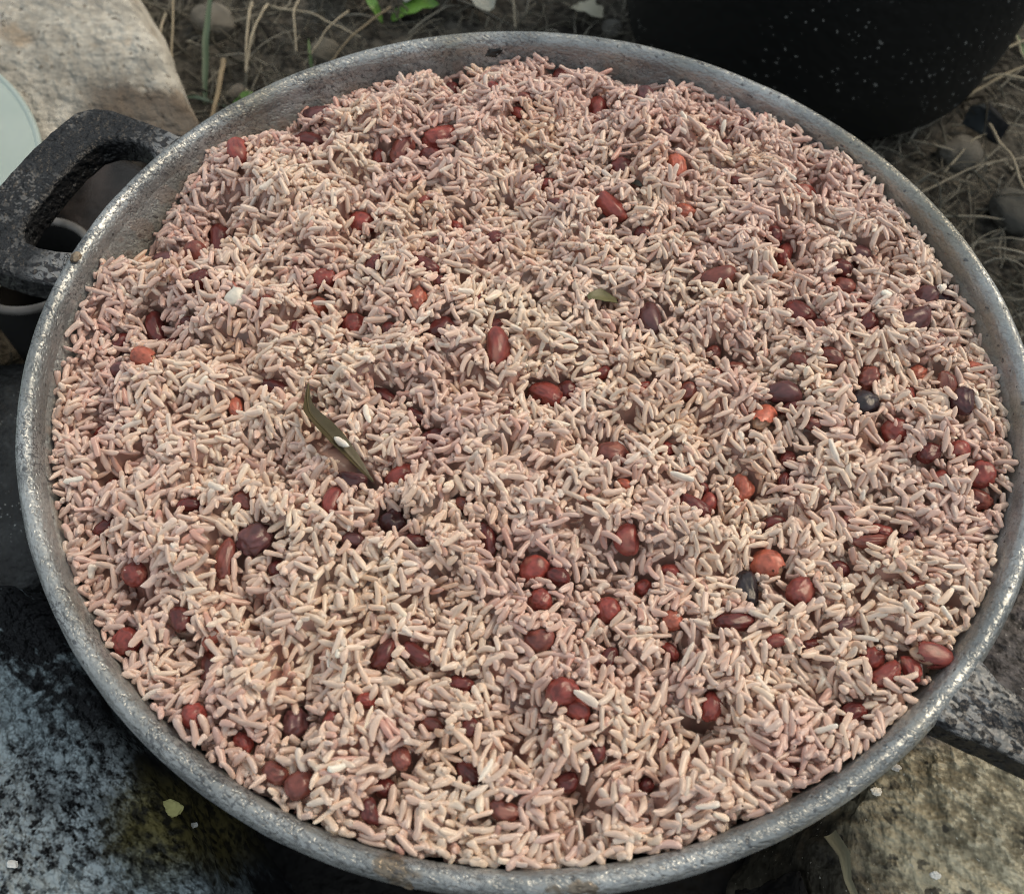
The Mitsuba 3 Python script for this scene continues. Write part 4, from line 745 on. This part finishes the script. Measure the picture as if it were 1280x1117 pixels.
# grain shapes: blunt, slightly bent, a little ribbed
def grain_shape(k):
    n, m = 7, 7; r0 = np.random.default_rng(100 + k)
    s = np.sin(np.linspace(-1, 1, n) * np.pi / 2) * .985; a = np.arange(m) * 2 * np.pi / m
    prof = (1 - np.abs(s) ** r0.uniform(2.2, 6)) ** .5 * (1 + r0.uniform(-.25, .25) * s) * (1 + r0.uniform(-.15, .3) * s ** 2)
    flat, a0, groove = r0.uniform(.68, 1.0), r0.uniform(0, 6.3), r0.uniform(0, .34) * (r0.random() < .6)
    rad_ = prof[:, None] * (1 - groove * np.maximum(np.cos(a - a0), 0)[None] ** 3 * (1 - .5 * s[:, None] ** 2)) * (1 + r0.normal(0, .05, (n, m)))
    ring = np.stack([np.broadcast_to(s[:, None], (n, m)), rad_ * np.cos(a), rad_ * np.sin(a) * flat], -1)
    v = np.vstack([ring.reshape(-1, 3), [[-1, 0, 0], [1, 0, 0]]])
    i, j = np.meshgrid(np.arange(n - 1), np.arange(m), indexing='ij')
    q = np.stack([i * m + j, (i + 1) * m + j, (i + 1) * m + (j + 1) % m, i * m + (j + 1) % m], -1).reshape(-1, 4)
    f = np.vstack([q[:, [0, 2, 1]], q[:, [0, 3, 2]]])
    j = np.arange(m); f = np.vstack([f, np.stack([j * 0 + n * m, (j + 1) % m, j], -1)[:, ::-1] , np.stack([j * 0 + n * m + 1, (n - 1) * m + j, (n - 1) * m + (j + 1) % m], -1)[:, ::-1]])
    bend = r0.normal(0, .14)
    return v, f, bend, (meshkit.fbm(v * 1.7 + k * 9, 3, k) - .5)
SHAPES = [grain_shape(k) for k in range(48)]
chk = trimesh.Trimesh(SHAPES[0][0], SHAPES[0][1], process=False)
FLIP = chk.volume < 0
CREAM, PINK, WHITE, TAN, RED = (np.array(c) for c in ((.82, .65, .515), (.645, .44, .38), (.86, .80, .71), (.66, .43, .27), (.48, .20, .16)))
gx_, gy_ = np.array([g_[0] for g_ in GRAINS]), np.array([g_[1] for g_ in GRAINS]); gp = np.stack([gx_, gy_, 0 * gx_], -1)
f1, f2, f3 = meshkit.fbm(gp * 22, 3, 31), meshkit.fbm(gp * 70, 2, 32), meshkit.fbm(gp * 45, 2, 33)
def grain_mesh(k):
    x, y, yaw, hl, rad, z, sl, I, J, tops, white, tone = GRAINS[k]
    v0, f, bend, nz = SHAPES[k % 48]
    v = v0 * [hl, rad, rad]; v[:, 1] += bend * hl * (v0[:, 0] ** 2 - .4)
    v = v * (1 + .55 * nz)[:, None]
    b = math.atan(sl); roll = rng.uniform(0, 2 * np.pi)
    v = v @ (rot(yaw, 'z') @ rot(-b, 'y') @ rot(roll, 'x')).T + [x, y, HR + z]
    t = np.clip((f1[k] - .5) * 1.2 + (f2[k] - .5) * 1.2 + .58 + (x - y * 1.1) * 1.3 - .35 * (math.hypot(x, y) / .16) ** 3 + rng.normal(0, .2), 0, 1)
    c = PINK * (1 - t) + CREAM * t
    w = white if white > 0 else max(0, rng.normal(-.1, .25)); c = c * (1 - w) + WHITE * w
    s = np.clip((f3[k] - .66) * 5, 0, .7) * rng.random(); c = c * (1 - s) + TAN * s
    near = np.hypot(BXY[:, 0] * .001 - x, BXY[:, 1] * .001 - y).min()
    c = c * (1 - (st := rng.random() * .42 * max(0, 1 - near / .011))) + RED * st
    if white == 0 and rng.random() < .045: c = c * .45 + RED * .55
    c = c * rng.uniform(.82, 1.06)
    C = np.clip(c * (1 + .6 * nz[:, None]) + .06 * (np.abs(v0[:, :1]) > .8), 0, .88)
    return v, (f[:, ::-1] if FLIP else f), C
# the 300 grains that show largest stand on their own; the rest is one mass
score = np.zeros(len(GRAINS))
for k, (x, y, yaw, hl, rad, z, sl, I, J, tops, white, tone) in enumerate(GRAINS):
    vis = (H[I, J] <= tops + .0002).mean()
    score[k] = vis ** 2 * hl * rad / ((x - EYE[0]) ** 2 + (y - EYE[1]) ** 2 + (HR + z - EYE[2]) ** 2) * (math.hypot(x, y) < .155) + 10 * bool(tone)
single = set(np.argsort(-score)[:300].tolist())
parts, cols, ones = [], [], []
for k in range(len(GRAINS)):
    v, f, C = grain_mesh(k)
    if k in single: ones.append((k, v, f, C))
    else: parts.append((v, f)); cols.append(C)
# the soft starchy mass that the grains are stuck in
from scipy.ndimage import gaussian_filter, maximum_filter
step = 3
Hc = np.where(INSIDE, H, TGT); base = gaussian_filter(np.minimum(Hc, TGT + .002), 2.6) - .0036 + .0016 * (meshkit.fbm(PXY * 420, 3, 71) - .5) + .0016 * (meshkit.fbm(PXY * 160, 2, 72) - .5)
base -= .0060 * gaussian_filter(maximum_filter(NOGO.astype(float), 7), 2.0)
base = np.maximum(base, TGT - .0115)
gi = np.arange(0, G, step); BX_, BY_ = np.meshgrid(xs[gi], xs[gi], indexing='ij')
BZ = HR + base[::step, ::step]; inn = INSIDE[::step, ::step]
n_ = len(gi); i, j = np.meshgrid(np.arange(n_ - 1), np.arange(n_ - 1), indexing='ij'); q = (i * n_ + j).ravel()
q = q[(inn[:-1, :-1] & inn[1:, :-1] & inn[:-1, 1:] & inn[1:, 1:]).ravel()]
bv = np.stack([BX_, BY_, BZ], -1).reshape(-1, 3); bf = np.vstack([np.stack([q, q + n_, q + n_ + 1], -1), np.stack([q, q + n_ + 1, q + 1], -1)])
used, inv = np.unique(bf, return_inverse=True); bv = bv[used]
tm = (meshkit.fbm(bv * [60, 60, 60], 3, 73) - .5)[:, None]
parts.append((bv, inv.reshape(-1, 3))); cols.append(np.clip((PINK * [.58, .50, .48] + CREAM * .06) * (1 + .5 * tm) + np.array([.05, -.03, -.03]) * tm * 2, 0, 1))  # mass darker and redder than the grains, crevice shade put into its colour
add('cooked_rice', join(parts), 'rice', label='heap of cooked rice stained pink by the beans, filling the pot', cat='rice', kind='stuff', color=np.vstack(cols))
def where(x, y):
    side = 'left' if x < -.045 else 'right' if x > .045 else 'middle'
    return ('far ' if y > 0 else 'near ') + side
for k, v, f, C in ones:
    tone = GRAINS[k][-1]; white = GRAINS[k][-2]
    if tone: add('rice_grain', (v, f), 'rice', label=tone, cat='rice grain', color=C)
    else:
        m = C.mean(0); look = 'white' if m[0] / m[2] < 1.42 else 'pink' if m[1] / m[0] < .725 else 'cream'
        w = where(GRAINS[k][0], GRAINS[k][1])
        add('rice_grain', (v, f), 'rice', label='%s cooked grain fully exposed on top of the rice, %s part of the heap' % (look, w), cat='rice grain', group='%s rice grains, %s part of the heap' % (look, w), color=C)

# ---------------------------------------------------------------- scraps on the rim
def smear(name, th, r, wid, out, lab, cat, mat, seed, z=.0004, size=(.004, .003, .0012)):
    m = trimesh.creation.icosphere(3); v = np.array(m.vertices); v = v * (1 + 1.1 * F3(v + seed, 1.6, 3, seed))[:, None] * size
    R = rot(th, 'z'); v = v @ R.T + [r * math.cos(th), r * math.sin(th), HR + z]
    add(name, (v, np.array(m.faces)), mat, label=lab, cat=cat, **out)
smear('food_crust', math.radians(-99.2), .1702, 0, {}, 'small lump of food crust hanging from the front lip below a brown stain', 'food crust', 'crust', 8, z=-.0045, size=(.0012, .0020, .0024))
smear('food_crumb', math.radians(169.3), .1660, 0, {}, 'reddish brown crumb on the rim between the two ends of the left handle', 'crumb', 'crust', 15, z=.0006, size=(.0018, .0022, .0012))
smear('food_crumb', math.radians(96.5), .1632, 0, {'color': None}, 'dark olive scrap stuck on the far inner wall above the rice', 'food scrap', 'soot', 18, z=-.007, size=(.0014, .0040, .0020))
smear('grease_drip', math.radians(-103), .1650, 0, {}, 'orange-brown grease stain on the soot below the front rim', 'stain', 'amber', 21, z=-.020, size=(.0014, .010, .007))
